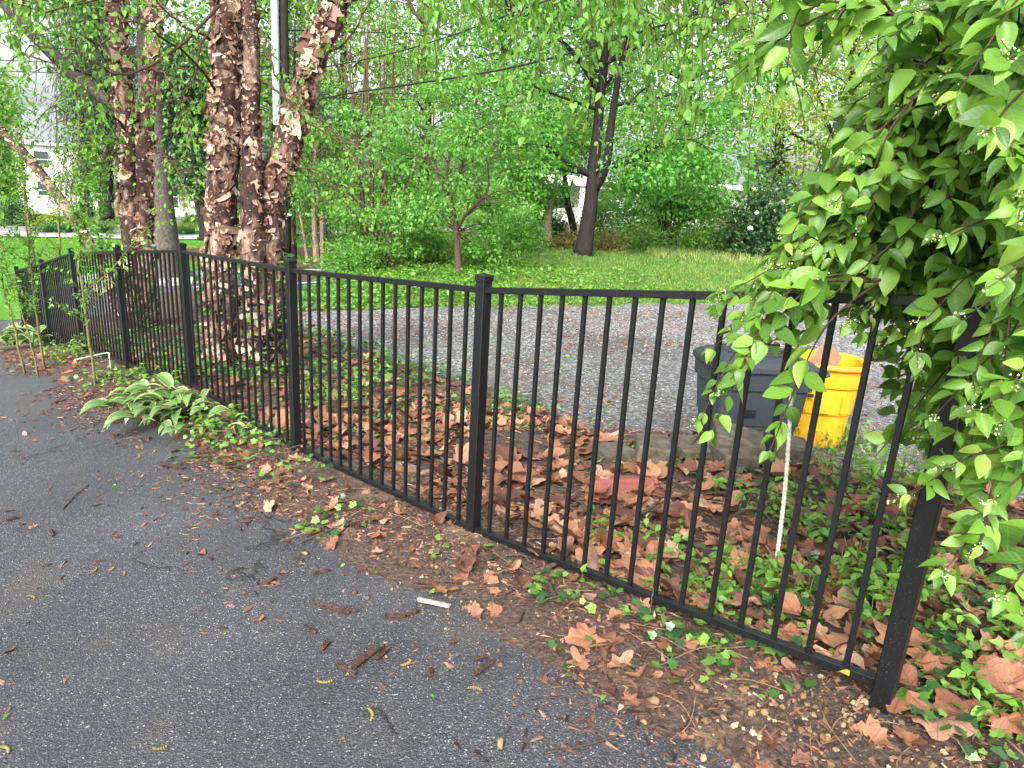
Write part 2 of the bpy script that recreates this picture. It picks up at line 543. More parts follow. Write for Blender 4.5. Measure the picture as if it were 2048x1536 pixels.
def leaf_mat(name, stops, trans=.35, rough=.45, spec=.4, tcol=1.25, interp='LINEAR', var=None, veins=None):
    m, nt, bs, out = new_mat(name)
    rnd = island_random(nt)
    c = ramp(nt, rnd, stops, interp)
    if var:
        pos = geo_pos(nt); c = mixc(nt, math_n(nt, 'MULTIPLY', noise(nt, pos, var[0], 2), var[1], True), c, var[2])
    if veins:
        at_ = N(nt, 'ShaderNodeAttribute', attribute_name='lp'); sep = nt.nodes.new('ShaderNodeSeparateXYZ'); nt.links.new(at_.outputs['Vector'], sep.inputs[0])
        X, Y = sep.outputs['X'], sep.outputs['Y']
        if veins[0] == 'ovate':
            ax = math_n(nt, 'ABSOLUTE', X)
            side = math_n(nt, 'ABSOLUTE', math_n(nt, 'SUBTRACT', math_n(nt, 'FRACT', math_n(nt, 'SUBTRACT', math_n(nt, 'MULTIPLY', Y, 7.0), math_n(nt, 'MULTIPLY', ax, 6.0))), .5))
            vm = math_n(nt, 'MAXIMUM', math_n(nt, 'SUBTRACT', 1.0, math_n(nt, 'MULTIPLY', ax, 60.0), True), math_n(nt, 'SUBTRACT', .8, math_n(nt, 'MULTIPLY', side, 7.0), True), True)
        else:
            yy = math_n(nt, 'SUBTRACT', Y, .12); th_ = math_n(nt, 'ARCTAN2', X, yy); rr_ = math_n(nt, 'SQRT', math_n(nt, 'ADD', math_n(nt, 'MULTIPLY', X, X), math_n(nt, 'MULTIPLY', yy, yy)))
            lat = math_n(nt, 'MULTIPLY', math_n(nt, 'ABSOLUTE', math_n(nt, 'SUBTRACT', math_n(nt, 'FRACT', math_n(nt, 'ADD', math_n(nt, 'DIVIDE', th_, 1.12), .5)), .5)), math_n(nt, 'MULTIPLY', rr_, 1.12))
            br = math_n(nt, 'ABSOLUTE', math_n(nt, 'SUBTRACT', math_n(nt, 'FRACT', math_n(nt, 'SUBTRACT', math_n(nt, 'MULTIPLY', rr_, 11.0), math_n(nt, 'MULTIPLY', lat, 9.0))), .5))
            vm = math_n(nt, 'MAXIMUM', math_n(nt, 'SUBTRACT', 1.0, math_n(nt, 'MULTIPLY', lat, 70.0), True), math_n(nt, 'SUBTRACT', .6, math_n(nt, 'MULTIPLY', br, 6.0), True), True)
        c = mixc(nt, math_n(nt, 'MULTIPLY', vm, veins[1]), c, veins[2])
        bump(nt, bs, vm, veins[3], .002)
    nt.links.new(c, bs.inputs['Base Color'])
    bs.inputs['Roughness'].default_value = rough
    bs.inputs['Specular IOR Level'].default_value = spec
    if trans > 0:
        tr = nt.nodes.new('ShaderNodeBsdfTranslucent')
        mul = N(nt, 'ShaderNodeMix', data_type='RGBA', blend_type='MULTIPLY'); mul.inputs['Factor'].default_value = 1
        nt.links.new(c, mul.inputs[6]); mul.inputs[7].default_value = (tcol * 1.06, tcol * 1.17, tcol * .58, 1)
        nt.links.new(mul.outputs[2], tr.inputs['Color'])
        mx = nt.nodes.new('ShaderNodeMixShader'); mx.inputs[0].default_value = trans
        nt.links.new(bs.outputs[0], mx.inputs[1]); nt.links.new(tr.outputs[0], mx.inputs[2])
        nt.links.new(mx.outputs[0], out.inputs['Surface'])
    return m

def plain(name, col, rough=.6, spec=.5, nscale=None, namt=.25, bscale=None, bstr=.2, metal=0.0):
    m, nt, bs, out = new_mat(name)
    bs.inputs['Roughness'].default_value = rough; bs.inputs['Specular IOR Level'].default_value = spec
    bs.inputs['Metallic'].default_value = metal
    co = coords(nt)
    if nscale:
        f = noise(nt, co, nscale, 5)
        c = ramp(nt, f, [(.3, tuple(x * (1 - namt) for x in col)), (.7, tuple(min(1, x * (1 + namt)) for x in col))])
        nt.links.new(c, bs.inputs['Base Color'])
    else:
        bs.inputs['Base Color'].default_value = (*col, 1)
    if bscale: bump(nt, bs, noise(nt, co, bscale, 5), bstr, .01)
    return m

def mat_asphalt(name='asphalt', wet=.5, tint=(.035, .036, .041)):
    m, nt, bs, out = new_mat(name); pos = geo_pos(nt)
    v = voro(nt, pos, 230); vs = voro(nt, pos, 120)
    sp = ramp(nt, math_n(nt, 'FRACT', math_n(nt, 'MULTIPLY', v.outputs['Color'], 3.7)), [(.0, tuple(t * .6 for t in tint)), (.55, tint), (.9, tuple(t * 1.6 for t in tint)), (.975, (.11, .11, .112)), (1, (.26, .26, .26))])
    big = noise(nt, pos, 1.1, 4)
    c = mixc(nt, .55, sp, ramp(nt, big, [(.35, (.35, .35, .36)), (.65, (.72, .72, .72))]), 'OVERLAY')
    st = ramp(nt, noise(nt, pos, 3.2, 6, .7), [(.54, (0, 0, 0)), (.72, (1, 1, 1))])
    c = mixc(nt, math_n(nt, 'MULTIPLY', st, .42), c, (.075, .060, .045))
    # hairline cracks
    ed = N(nt, 'ShaderNodeTexVoronoi', Scale=.55, feature='DISTANCE_TO_EDGE')
    wp = N(nt, 'ShaderNodeTexNoise', Scale=6, Detail=5); nt.links.new(pos, wp.inputs['Vector'])
    addv = N(nt, 'ShaderNodeVectorMath', operation='MULTIPLY_ADD'); nt.links.new(wp.outputs['Color'], addv.inputs[0]); addv.inputs[1].default_value = (.35, .35, .35); nt.links.new(pos, addv.inputs[2])
    nt.links.new(addv.outputs[0], ed.inputs['Vector'])
    ck = ramp(nt, ed.outputs['Distance'], [(.0, (1, 1, 1)), (.009, (0, 0, 0))])
    ck = math_n(nt, 'MULTIPLY', ck, math_n(nt, 'GREATER_THAN', noise(nt, pos, .8, 2), .50))
    c = mixc(nt, math_n(nt, 'MULTIPLY', ck, .8), c, (.010, .010, .011))
    nt.links.new(c, bs.inputs['Base Color'])
    r = ramp(nt, noise(nt, pos, 1.7, 3), [(.35, (.42,) * 3), (.65, (.68,) * 3)])
    nt.links.new(r, bs.inputs['Roughness'])
    bs.inputs['Specular IOR Level'].default_value = wet
    h = math_n(nt, 'ADD', math_n(nt, 'MULTIPLY', vs.outputs['Distance'], 1.0), math_n(nt, 'MULTIPLY', v.outputs['Distance'], .8))
    h = math_n(nt, 'SUBTRACT', h, math_n(nt, 'MULTIPLY', ck, 2.0))
    bump(nt, bs, h, .55, .006)
    return m

def mat_soil():
    m, nt, bs, out = new_mat('soil'); pos = geo_pos(nt)
    a = noise(nt, pos, 55, 6, .75); b = noise(nt, pos, 2.3, 4)
    dark = ramp(nt, a, [(.3, (.02, .013, .010)), (.5, (.055, .036, .027)), (.68, (.115, .078, .058)), (.8, (.19, .14, .10))])
    clay = ramp(nt, a, [(.3, (.08, .05, .03)), (.5, (.18, .12, .07)), (.75, (.29, .21, .13))])
    c = mixc(nt, math_n(nt, 'MULTIPLY', ramp(nt, b, [(.54, (0, 0, 0)), (.68, (1, 1, 1))]), .7), dark, clay)
    nt.links.new(c, bs.inputs['Base Color']); bs.inputs['Roughness'].default_value = .8; bs.inputs['Specular IOR Level'].default_value = .35
    v = voro(nt, pos, 60)
    bump(nt, bs, math_n(nt, 'ADD', a, math_n(nt, 'MULTIPLY', v.outputs['Distance'], .6)), .8, .015)
    return m

def mat_gravel():
    m, nt, bs, out = new_mat('gravel'); pos = geo_pos(nt)
    v = voro(nt, pos, 34)
    c = ramp(nt, math_n(nt, 'FRACT', math_n(nt, 'MULTIPLY', v.outputs['Color'], 5.3)), [(0, (.05, .05, .054)), (.4, (.115, .113, .118)), (.75, (.195, .192, .196)), (1, (.36, .35, .34))])
    lf = ramp(nt, noise(nt, pos, .9, 5, .7), [(.50, (0, 0, 0)), (.66, (1, 1, 1))])
    bit = ramp(nt, noise(nt, pos, 26, 3), [(.48, (0, 0, 0)), (.56, (1, 1, 1))])
    c = mixc(nt, math_n(nt, 'MULTIPLY', math_n(nt, 'MULTIPLY', lf, bit), .85), c, (.14, .075, .045))
    tar = ramp(nt, noise(nt, pos, .55, 3), [(.52, (0, 0, 0)), (.60, (1, 1, 1))])
    c = mixc(nt, math_n(nt, 'MULTIPLY', tar, .45), c, (.05, .05, .055))
    sepg = nt.nodes.new('ShaderNodeSeparateXYZ'); nt.links.new(pos, sepg.inputs[0])
    worn = math_n(nt, 'ADD', math_n(nt, 'MULTIPLY', sepg.outputs['Y'], -.22), math_n(nt, 'ADD', 2.15, math_n(nt, 'MULTIPLY', math_n(nt, 'SUBTRACT', noise(nt, pos, .9, 4), .5), 2.2)), True)
    c = mixc(nt, math_n(nt, 'MULTIPLY', worn, .6), c, (.040, .040, .044))
    nt.links.new(c, bs.inputs['Base Color']); bs.inputs['Roughness'].default_value = .55
    bump(nt, bs, v.outputs['Distance'], .9, .03)
    return m

def mat_lawn(name, a, b, c2=None):
    m, nt, bs, out = new_mat(name); pos = geo_pos(nt)
    f = noise(nt, pos, 16, 6, .75); g = noise(nt, pos, .7, 4)
    c = ramp(nt, f, [(.3, tuple(x * .45 for x in a)), (.55, a), (.75, b)])
    if c2: c = mixc(nt, math_n(nt, 'MULTIPLY', ramp(nt, g, [(.45, (0, 0, 0)), (.65, (1, 1, 1))]), .6), c, c2)
    nt.links.new(c, bs.inputs['Base Color']); bs.inputs['Roughness'].default_value = .8; bs.inputs['Specular IOR Level'].default_value = .2
    bump(nt, bs, f, .9, .05)
    return m

def mat_fence():
    m, nt, bs, out = new_mat('black_powder_coat'); pos = geo_pos(nt)
    v = voro(nt, pos, 260)
    rnd = math_n(nt, 'FRACT', math_n(nt, 'MULTIPLY', v.outputs['Color'], 9.7))
    drop = math_n(nt, 'MULTIPLY', math_n(nt, 'LESS_THAN', v.outputs['Distance'], .34), math_n(nt, 'GREATER_THAN', rnd, .80))
    bs.inputs['Base Color'].default_value = (.0055, .006, .0072, 1)
    r = mixc(nt, drop, (.42, .42, .42), (.05, .05, .05)); nt.links.new(r, bs.inputs['Roughness'])
    bs.inputs['Specular IOR Level'].default_value = .34
    dome = math_n(nt, 'MULTIPLY', drop, math_n(nt, 'SUBTRACT', .34, v.outputs['Distance']))
    h = math_n(nt, 'ADD', math_n(nt, 'MULTIPLY', dome, 6.0), math_n(nt, 'MULTIPLY', noise(nt, pos, 700, 2), .12))
    bump(nt, bs, h, .6, .0016)
    return m

def mat_birch():
    m, nt, bs, out = new_mat('birch_bark'); pos = geo_pos(nt)
    sc = N(nt, 'ShaderNodeVectorMath', operation='MULTIPLY'); nt.links.new(pos, sc.inputs[0]); sc.inputs[1].default_value = (1, 1, .55)
    a = noise(nt, sc.outputs[0], 14, 6, .7); b = noise(nt, sc.outputs[0], 5, 4, .6)
    dark = ramp(nt, a, [(.3, (.016, .009, .008)), (.5, (.05, .027, .022)), (.7, (.12, .065, .048))])
    pale = ramp(nt, a, [(.3, (.14, .08, .06)), (.5, (.30, .20, .155)), (.7, (.44, .34, .28))])
    c = mixc(nt, ramp(nt, b, [(.52, (0, 0, 0)), (.64, (1, 1, 1))]), dark, pale)
    nt.links.new(c, bs.inputs['Base Color']); bs.inputs['Roughness'].default_value = .8; bs.inputs['Specular IOR Level'].default_value = .25
    bump(nt, bs, a, .9, .03)
    return m

def mat_bark(name, col, scale=22, stretch=.22, contrast=.55):
    m, nt, bs, out = new_mat(name); pos = geo_pos(nt)
    sc = N(nt, 'ShaderNodeVectorMath', operation='MULTIPLY'); nt.links.new(pos, sc.inputs[0]); sc.inputs[1].default_value = (1, 1, stretch)
    a = noise(nt, sc.outputs[0], scale, 6, .7)
    c = ramp(nt, a, [(.3, tuple(x * (1 - contrast) for x in col)), (.7, tuple(x * (1 + contrast) for x in col))])
    nt.links.new(c, bs.inputs['Base Color']); bs.inputs['Roughness'].default_value = .85; bs.inputs['Specular IOR Level'].default_value = .2
    bump(nt, bs, a, 1.0, .03)
    return m

def mat_siding(name, col, pitch):
    m, nt, bs, out = new_mat(name); pos = geo_pos(nt)
    sep = nt.nodes.new('ShaderNodeSeparateXYZ'); nt.links.new(pos, sep.inputs[0])
    f = math_n(nt, 'FRACT', math_n(nt, 'MULTIPLY', sep.outputs['Z'], 1 / pitch))
    bs.inputs['Base Color'].default_value = (*col, 1); bs.inputs['Roughness'].default_value = .6
    bump(nt, bs, f, 1.0, .03)
    return m

MT = {}
MT['asphalt'] = mat_asphalt()
MT['side_asphalt'] = mat_asphalt('side_asphalt', .4, (.045, .046, .052))
MT['soil'] = mat_soil()
MT['gravel'] = mat_gravel()
MT['lawn'] = mat_lawn('lawn', (.055, .125, .020), (.11, .21, .035), (.16, .19, .055))
MT['mown'] = mat_lawn('mown_lawn', (.07, .20, .018), (.11, .27, .03))
MT['mulch'] = plain('mulch', (.075, .042, .028), .9, .2, 9, .5, 30, .8)
MT['concrete'] = plain('pale_concrete', (.26, .26, .27), .8, .3, 4, .15, 60, .3)
MT['road'] = plain('road', (.16, .163, .175), .75, .4, 3, .15, 60, .3)
MT['fence'] = mat_fence()
MT['birch'] = mat_birch()
FLK = [(0, (.03, .017, .014)), (.15, (.085, .042, .032)), (.33, (.155, .078, .06)), (.48, (.26, .14, .11)), (.62, (.36, .23, .17)), (.78, (.44, .32, .25)), (.93, (.50, .40, .33)), (1, (.36, .20, .12))]
MT['flake'] = leaf_mat('bark_flake', FLK, .12, .7, .25, 1.0)
MT['dark_bark'] = mat_bark('dark_bark', (.022, .018, .017))
MT['red_bark'] = mat_bark('reddish_bark', (.085, .055, .040), 30)
MT['tan_bark'] = mat_bark('tan_bark', (.23, .17, .12), 20)
MT['grey_bark'] = mat_bark('mottled_grey_bark', (.095, .084, .07), 26, .6, .65)
MT['twig'] = mat_bark('twig_bark', (.085, .05, .035), 60, .5, .4)
MT['green_twig'] = mat_bark('green_twig', (.15, .15, .06), 60, .5, .3)
MT['shrub_leaf'] = leaf_mat('shrub_leaf', [(0, (.04, .10, .016)), (.3, (.08, .19, .024)), (.7, (.14, .29, .032)), (.93, (.20, .36, .05)), (1, (.26, .37, .06))], .46, .4, .38, var=(60, .25, (.10, .20, .035)), veins=('ovate', .35, (.24, .36, .10), -.5))
MT['birch_leaf'] = leaf_mat('birch_leaf', [(0, (.085, .21, .03)), (.6, (.145, .32, .05)), (1, (.22, .40, .08))], .5, .5)
MT['maple_leaf'] = leaf_mat('maple_leaf', [(0, (.06, .18, .03)), (.55, (.11, .30, .05)), (1, (.18, .40, .08))], .5, .5)
MT['fresh_leaf'] = leaf_mat('fresh_leaf', [(0, (.075, .20, .035)), (.6, (.135, .33, .06)), (1, (.21, .42, .10))], .5, .5)
MT['lime_leaf'] = leaf_mat('lime_leaf', [(0, (.15, .22, .025)), (.6, (.25, .33, .045)), (1, (.34, .40, .08))], .4, .5)
MT['wood_leaf'] = leaf_mat('woodland_leaf', [(0, (.075, .17, .035)), (.5, (.135, .29, .055)), (.85, (.19, .36, .08)), (1, (.27, .31, .09))], .5, .55)
MT['dark_leaf'] = leaf_mat('dark_leaf', [(0, (.015, .05, .015)), (.6, (.03, .085, .024)), (1, (.06, .13, .035))], .2, .4, .5)
MT['spruce_leaf'] = leaf_mat('spruce_needle', [(0, (.022, .045, .020)), (.6, (.042, .075, .030)), (1, (.075, .12, .045))], .1, .6, .2)
MT['cedar_leaf'] = leaf_mat('cedar_spray', [(0, (.030, .065, .018)), (.6, (.055, .105, .028)), (1, (.09, .15, .04))], .15, .6, .2)
MT['brown_twig_leaf'] = leaf_mat('young_bronze_leaf', [(0, (.14, .09, .035)), (.5, (.20, .16, .05)), (1, (.15, .24, .05))], .3, .5)
MT['ivy'] = leaf_mat('ivy_leaf', [(0, (.012, .045, .016)), (.3, (.028, .085, .022)), (.55, (.075, .165, .03)), (1, (.17, .29, .05))], .25, .35, .5)
MT['weed'] = leaf_mat('weed_leaf', [(0, (.075, .18, .025)), (.6, (.13, .29, .04)), (1, (.20, .37, .06))], .38, .45)
MT['grass'] = leaf_mat('grass_blade', [(0, (.06, .14, .02)), (.6, (.11, .22, .035)), (.9, (.17, .26, .05)), (1, (.28, .27, .11))], .3, .6, .2)
MT['mown_blade'] = leaf_mat('mown_blade', [(0, (.06, .19, .016)), (1, (.12, .30, .03))], .3, .6, .2)
MT['ornamental'] = leaf_mat('ornamental_grass_blade', [(0, (.05, .12, .05)), (1, (.12, .24, .09))], .2, .6, .2)
MT['dry'] = leaf_mat('dry_leaf', [(0, (.045, .018, .012)), (.2, (.11, .042, .024)), (.42, (.20, .080, .040)), (.65, (.29, .125, .062)), (.86, (.37, .19, .105)), (.94, (.42, .28, .18)), (1, (.14, .045, .036))], .12, .5, .4, 1.0, var=(34, .6, (.13, .058, .04)), veins=('radial', .4, (.09, .04, .025), .6))
MT['crumb'] = leaf_mat('mulch_crumb', [(0, (.016, .009, .007)), (.35, (.05, .023, .017)), (.65, (.105, .048, .034)), (.9, (.18, .095, .06)), (.98, (.25, .16, .10)), (1, (.42, .34, .25))], 0, .7, .3)
MT['chip'] = mat_bark('wood_chip', (.075, .042, .034), 40, .6, .6)
MT['pale_chip'] = mat_bark('pale_wood_chip', (.36, .32, .30), 40, .6, .25)
MT['stick'] = mat_bark('stick_bark', (.085, .062, .048), 50, .6, .5)
MT['pebble'] = leaf_mat('gravel_pebble', [(0, (.06, .06, .065)), (.5, (.15, .148, .153)), (.85, (.25, .248, .255)), (1, (.45, .44, .43))], 0, .5, .5)
MT['clod'] = leaf_mat('clay_clod', [(0, (.05, .032, .02)), (.5, (.12, .08, .045)), (.85, (.20, .14, .08)), (1, (.30, .23, .15))], 0, .9, .15)
MT['catkin'] = leaf_mat('catkin', [(0, (.12, .10, .03)), (1, (.20, .17, .05))], .1, .7, .2)
MT['bud'] = leaf_mat('flower_bud', [(0, (.42, .50, .26)), (1, (.66, .70, .46))], .2, .6, .3)
MT['white_petal'] = leaf_mat('white_petal', [(0, (.74, .76, .70)), (1, (.84, .84, .80))], .2, .6, .2)
MT['yellow_leaf'] = leaf_mat('yellow_leaf', [(0, (.62, .45, .03)), (1, (.70, .55, .06))], .3, .5)
MT['hosta'] = leaf_mat('hosta_green', [(0, (.07, .15, .04)), (1, (.12, .21, .06))], .22, .4, .45)
MT['hosta_edge'] = leaf_mat('hosta_cream_edge', [(0, (.27, .33, .15)), (1, (.36, .41, .22))], .2, .4, .45)

# ------------------------------------------------------------------ the setting
def sheet(name, X, Y, Z, mat, smooth=True, **kw):
    n, m = X.shape
    V = np.column_stack([X.ravel(), Y.ravel(), Z.ravel()])
    i = np.arange(n - 1)[:, None] * m; j = np.arange(m - 1)[None, :]
    F = np.stack([i + j, i + m + j, i + m + j + 1, i + j + 1], -1).reshape(-1, 4)
    a, b, c = V[F[0, 0]], V[F[0, 1]], V[F[0, 2]]
    if np.cross(b - a, c - a)[2] < 0: F = F[:, ::-1]
    return mk(name, V, F, mat, smooth=smooth, kind='structure', **kw)

# base terrain, to the horizon
th = np.radians(np.concatenate([np.linspace(-70, 70, 250), np.linspace(74, 290, 50)]))
rr = .25 * 1.042 ** np.arange(192)
Rg, Tg = np.meshgrid(rr, th, indexing='ij')
Xg = Rg * np.sin(Tg); Yg = Rg * np.cos(Tg)
rise = 2.2 * sst(60, 140, Rg)
sheet('ground', Xg, Yg, gz(Xg, Yg) - .07 + rise, MT['lawn'])

def uv_sheet(name, us, vs, dz, mat):
    Ug, Vg = np.meshgrid(us, vs, indexing='ij')
    X, Y = xy(Ug, Vg)
    return sheet(name, X, Y, gz(X, Y) + dz(X, Y, Ug, Vg), mat)

uv_sheet('driveway', np.concatenate([np.arange(-4, 9, .1), np.arange(9, 21, .3)]), np.arange(-9, .02, .1),
         lambda X, Y, U, V: .004 * (fbm(U * 2, V * 2, 31, 3) - .5) - .03 * sst(-.3, 0, V), MT['asphalt'])
us = np.concatenate([np.arange(-2.6, 4.2, .026), np.arange(4.2, 14.5, .05)])
vs = np.concatenate([np.arange(-1.3, .5, .024), np.arange(.5, 4.2, .05)])
uv_sheet('soil_bed', us, vs, lambda X, Y, U, V: bed_t(X, Y), MT['soil'])

def xy_sheet(name, x0, x1, y0, y1, st, dz, mat):
    X, Y = np.meshgrid(np.arange(x0, x1 + st, st), np.arange(y0, y1 + st, st), indexing='ij')
    return sheet(name, X, Y, gz(X, Y) + dz(X, Y), mat)

def far_edge(x):
    return np.interp(x, [-6, -2.6, -1.0, .6, 4.5, 9, 14], [10.4, 11.2, 12.4, 13.0, 14.4, 15.5, 17])

def gravel_t(X, Y):
    u, v = uv(X, Y)
    d = far_edge(X) + 1.3 * (fbm(X * .7, Y * .7, 51, 4) - .47) - Y
    d2 = v - (1.25 + .9 * (fbm(u * .8, v * .8, 53, 3) - .45) + 1.2 * (1 - sst(1.5, 3.0, u)))
    d3 = (X + 5.6) * .6
    return np.clip(np.minimum(np.minimum(d, d2), d3) * .08, -.06, .012) + .008 * (fbm(X * 3, Y * 3, 57, 3) - .5)
xy_sheet('gravel_lot', -8, 13, 3.4, 18.5, .09, gravel_t, MT['gravel'])

def side_t(X, Y):
    d = np.minimum(np.minimum(X + 13.5, -2.9 - X + .6 * (fbm(X, Y, 61, 3) - .5) + .22 * (Y - 11)), np.minimum(Y - 8.5, 16.6 + .25 * (X + 6) * 0 - Y))
    u, v = uv(X, Y)
    d = np.minimum(d, v - 1.6)
    return np.clip(d * .1, -.06, .004)
xy_sheet('side_drive', -15, -1.5, 7.5, 18, .12, side_t, MT['side_asphalt'])

def lawn_t(X, Y):
    d = Y - far_edge(X) - .1 - .8 * (fbm(X * .8, Y * .8, 63, 4) - .47)
    d = np.minimum(d, X + 3.2 + .6 * (fbm(X, Y, 65) - .5))
    return np.clip(d * .08, -.06, .02) + .03 * (fbm(X * 1.2, Y * 1.2, 66, 3) - .5)
xy_sheet('rough_lawn', -5, 26, 10.5, 34, .2, lawn_t, MT['lawn'])

def mown_t(X, Y):
    u, v = uv(X, Y)
    d = np.minimum(np.minimum(Y - 16.9 - .12 * np.clip(-X - 9, 0, 9), -2.6 - X), 31.5 + .11 * (X + 20) - Y)
    d = np.minimum(d, v - 1.2)
    return np.clip(d * .1, -.05, .03)
xy_sheet('mown_lawn', -45, -1, 14, 36, .25, mown_t, MT['mown'])

def blob_sheet(name, cx, cy, rx, ry, mat, h=.06, seed=0, st=.12):
    def f(X, Y):
        r = np.hypot((X - cx) / rx, (Y - cy) / ry) + .35 * (fbm(X * .8, Y * .8, seed, 3) - .47)
        return np.clip((1 - r) * .25, -.09, h) + .02 * (fbm(X * 3, Y * 3, seed + 3, 3) - .5)
    xy_sheet(name, cx - rx * 1.4, cx + rx * 1.4, cy - ry * 1.4, cy + ry * 1.4, st, f, mat)
sy = gp(330, 555)
blob_sheet('mulch_bed', -10.6, 23.5, 5.4, 3.4, MT['mulch'], .09, 71)
blob_sheet('planting_bed', -3.9, 18.6, 3.6, 2.6, MT['mulch'], .07, 75)

# the street beyond the mown lawn
def strip(name, pts, w, dz, mat, h=.05):
    P = curve(np.array([[a, b, 0] for a, b in pts]), 40)[:, :2]
    T = nrm(np.gradient(P, axis=0)); Nn = np.column_stack([-T[:, 1], T[:, 0]])
    rows = []
    for s, zz in ((-.5, dz - h), (-.5, dz), (.5, dz), (.5, dz - h)):
        q = P + Nn * w * s; rows.append(np.column_stack([q, gz(P[:, 0], P[:, 1]) + zz]))
    V = np.stack(rows, 1).reshape(-1, 3); n = len(P)
    F = np.array([[i * 4 + k, i * 4 + k + 1, i * 4 + 4 + k + 1, i * 4 + 4 + k] for i in range(n - 1) for k in range(3)])
    return mk(name, V, F, mat, kind='structure')
strip('street', [(-60, 33.5), (-40, 34.5), (-25, 36.6), (-15, 37.6), (0, 39), (16, 40)], 4.2, .09, MT['road'])
strip('pavement', [(-60, 29.9), (-40, 30.9), (-25, 33.2), (-15, 34.2), (0, 35.5)], 1.5, .13, MT['concrete'], .13)
strip('kerb', [(-11.5, 17.2), (-8, 17.1), (-5.4, 17.0), (-3.6, 17.3)], .16, .10, MT['concrete'], .15)
strip('street_kerb', [(-19, 17.6), (-14, 16.6), (-12.6, 15.7)], .22, .06, MT['concrete'], .15)
strip('painted_line', [(-7, 14.6), (-5, 14.9), (-3.3, 15.6)], .07, .014, MT['white_petal'], .004)

# ------------------------------------------------------------------ the fence
def build_fence():
    root = thing('metal_fence', (POST[1, 0], POST[1, 1], POST[1, 2]), 'black metal picket fence with square capped posts running along the driveway', 'fence')
    ang = math.atan2(FD[1], FD[0])
    s = .052
    V, Q, T = bevel_box((0, 0, 0), (s, s, 1.0), .003)
    # post: unit-height shaft, top at z=0
    post_me = make_mesh('post', np.column_stack([V[:, :2], V[:, 2] - .5]), [T, Q], MT['fence'])
    cb = MB()
    a, b, c = bevel_box((0, 0, -.011), (.058, .058, .024), .002); cb.add(a, b); cb.F.setdefault(3, []).append(c + 0); cb.M.setdefault(3, []).append(np.zeros(len(c), int))
    h = .028
    cb.add([[-h, -h, .0012], [h, -h, .0012], [h, h, .0012], [-h, h, .0012], [0, 0, .013]], [[0, 1, 4], [1, 2, 4], [2, 3, 4], [3, 0, 4]])
    Vc, Fc, fm = cb.get()
    cap_me = make_mesh('post_cap', Vc, Fc, MT['fence'])
    R = np.eye(4)
    tops = []
    lean = [(0, 0)] * 8
    for k, p in enumerate(POST):
        d = (POST[min(k + 1, 7)] - POST[max(k - 1, 0)])[:2]; a = math.atan2(d[1], d[0])
        top = p[2] + POST_H - .014
        L = POST_H + (.02 if k == 0 else .12)
        m = np.eye(4); m[:3, :3] = rotz(a) @ np.diag([1, 1, L]); m[:3, 3] = (p[0], p[1], top)
        po = link_piece('post', post_me, m, root)
        m2 = np.eye(4); m2[:3, :3] = rotz(a); m2[:3, 3] = (p[0], p[1], top)
        m3 = m2.copy()
        co = bpy.data.objects.new('post_cap', cap_me); COL.objects.link(co)
        co.parent = po
        co.matrix_parent_inverse = po.matrix_basis.inverted()
        q = m3.copy(); q[:3, 3] -= ORIG[root]
        co.matrix_basis = Matrix([[float(x) for x in r] for r in q])
        tops.append(top)
    V, Q, T = bevel_box((0, 0, 0), (.016, .016, 1.0), .0012)
    pk_me = make_mesh('picket', V, [T, Q], MT['fence'])
    V, Q, T = bevel_box((0, 0, 0), (1.0, .030, .026), .0015)
    rail_me = make_mesh('rail', V, [T, Q], MT['fence'])
    lowgap = [.062, .046, .046, .046, .05, .05, .05, .05]
    for k in range(7):
        pn = part_empty('fence_panel', root)
        A, B = POST[k].copy(), POST[k + 1].copy()
        d = (B - A)[:2]; L = np.linalg.norm(d); a = math.atan2(d[1], d[0])
        za_t, zb_t = tops[k] - .062, tops[k + 1] - .062          # centre of top rail
        za_b, zb_b = A[2] + lowgap[k], B[2] + lowgap[k + 1]
        for (z0, z1) in ((za_t, zb_t), (za_b, zb_b)):
            ex = nrm(np.array([B[0] - A[0], B[1] - A[1], z1 - z0])); ey = rotz(a)[:, 1]; ez = np.cross(ex, ey)
            LL = math.sqrt(L * L + (z1 - z0) ** 2)
            m = np.eye(4); m[:3, :3] = np.column_stack([ex * (LL - .046), ey, ez]); m[:3, 3] = ((A[0] + B[0]) / 2, (A[1] + B[1]) / 2, (z0 + z1) / 2)
            link_piece('rail', rail_me, m, pn)
        for i in range(15):
            t = (i + 1) / 16
            zt = za_t + (zb_t - za_t) * t - .008; zb = za_b + (zb_b - za_b) * t + .008
            m = np.eye(4); m[:3, :3] = rotz(a) @ np.diag([1, 1, zt - zb]); m[:3, 3] = (A[0] + (B[0] - A[0]) * t, A[1] + (B[1] - A[1]) * t, (zt + zb) / 2)
            link_piece('picket', pk_me, m, pn)
build_fence()

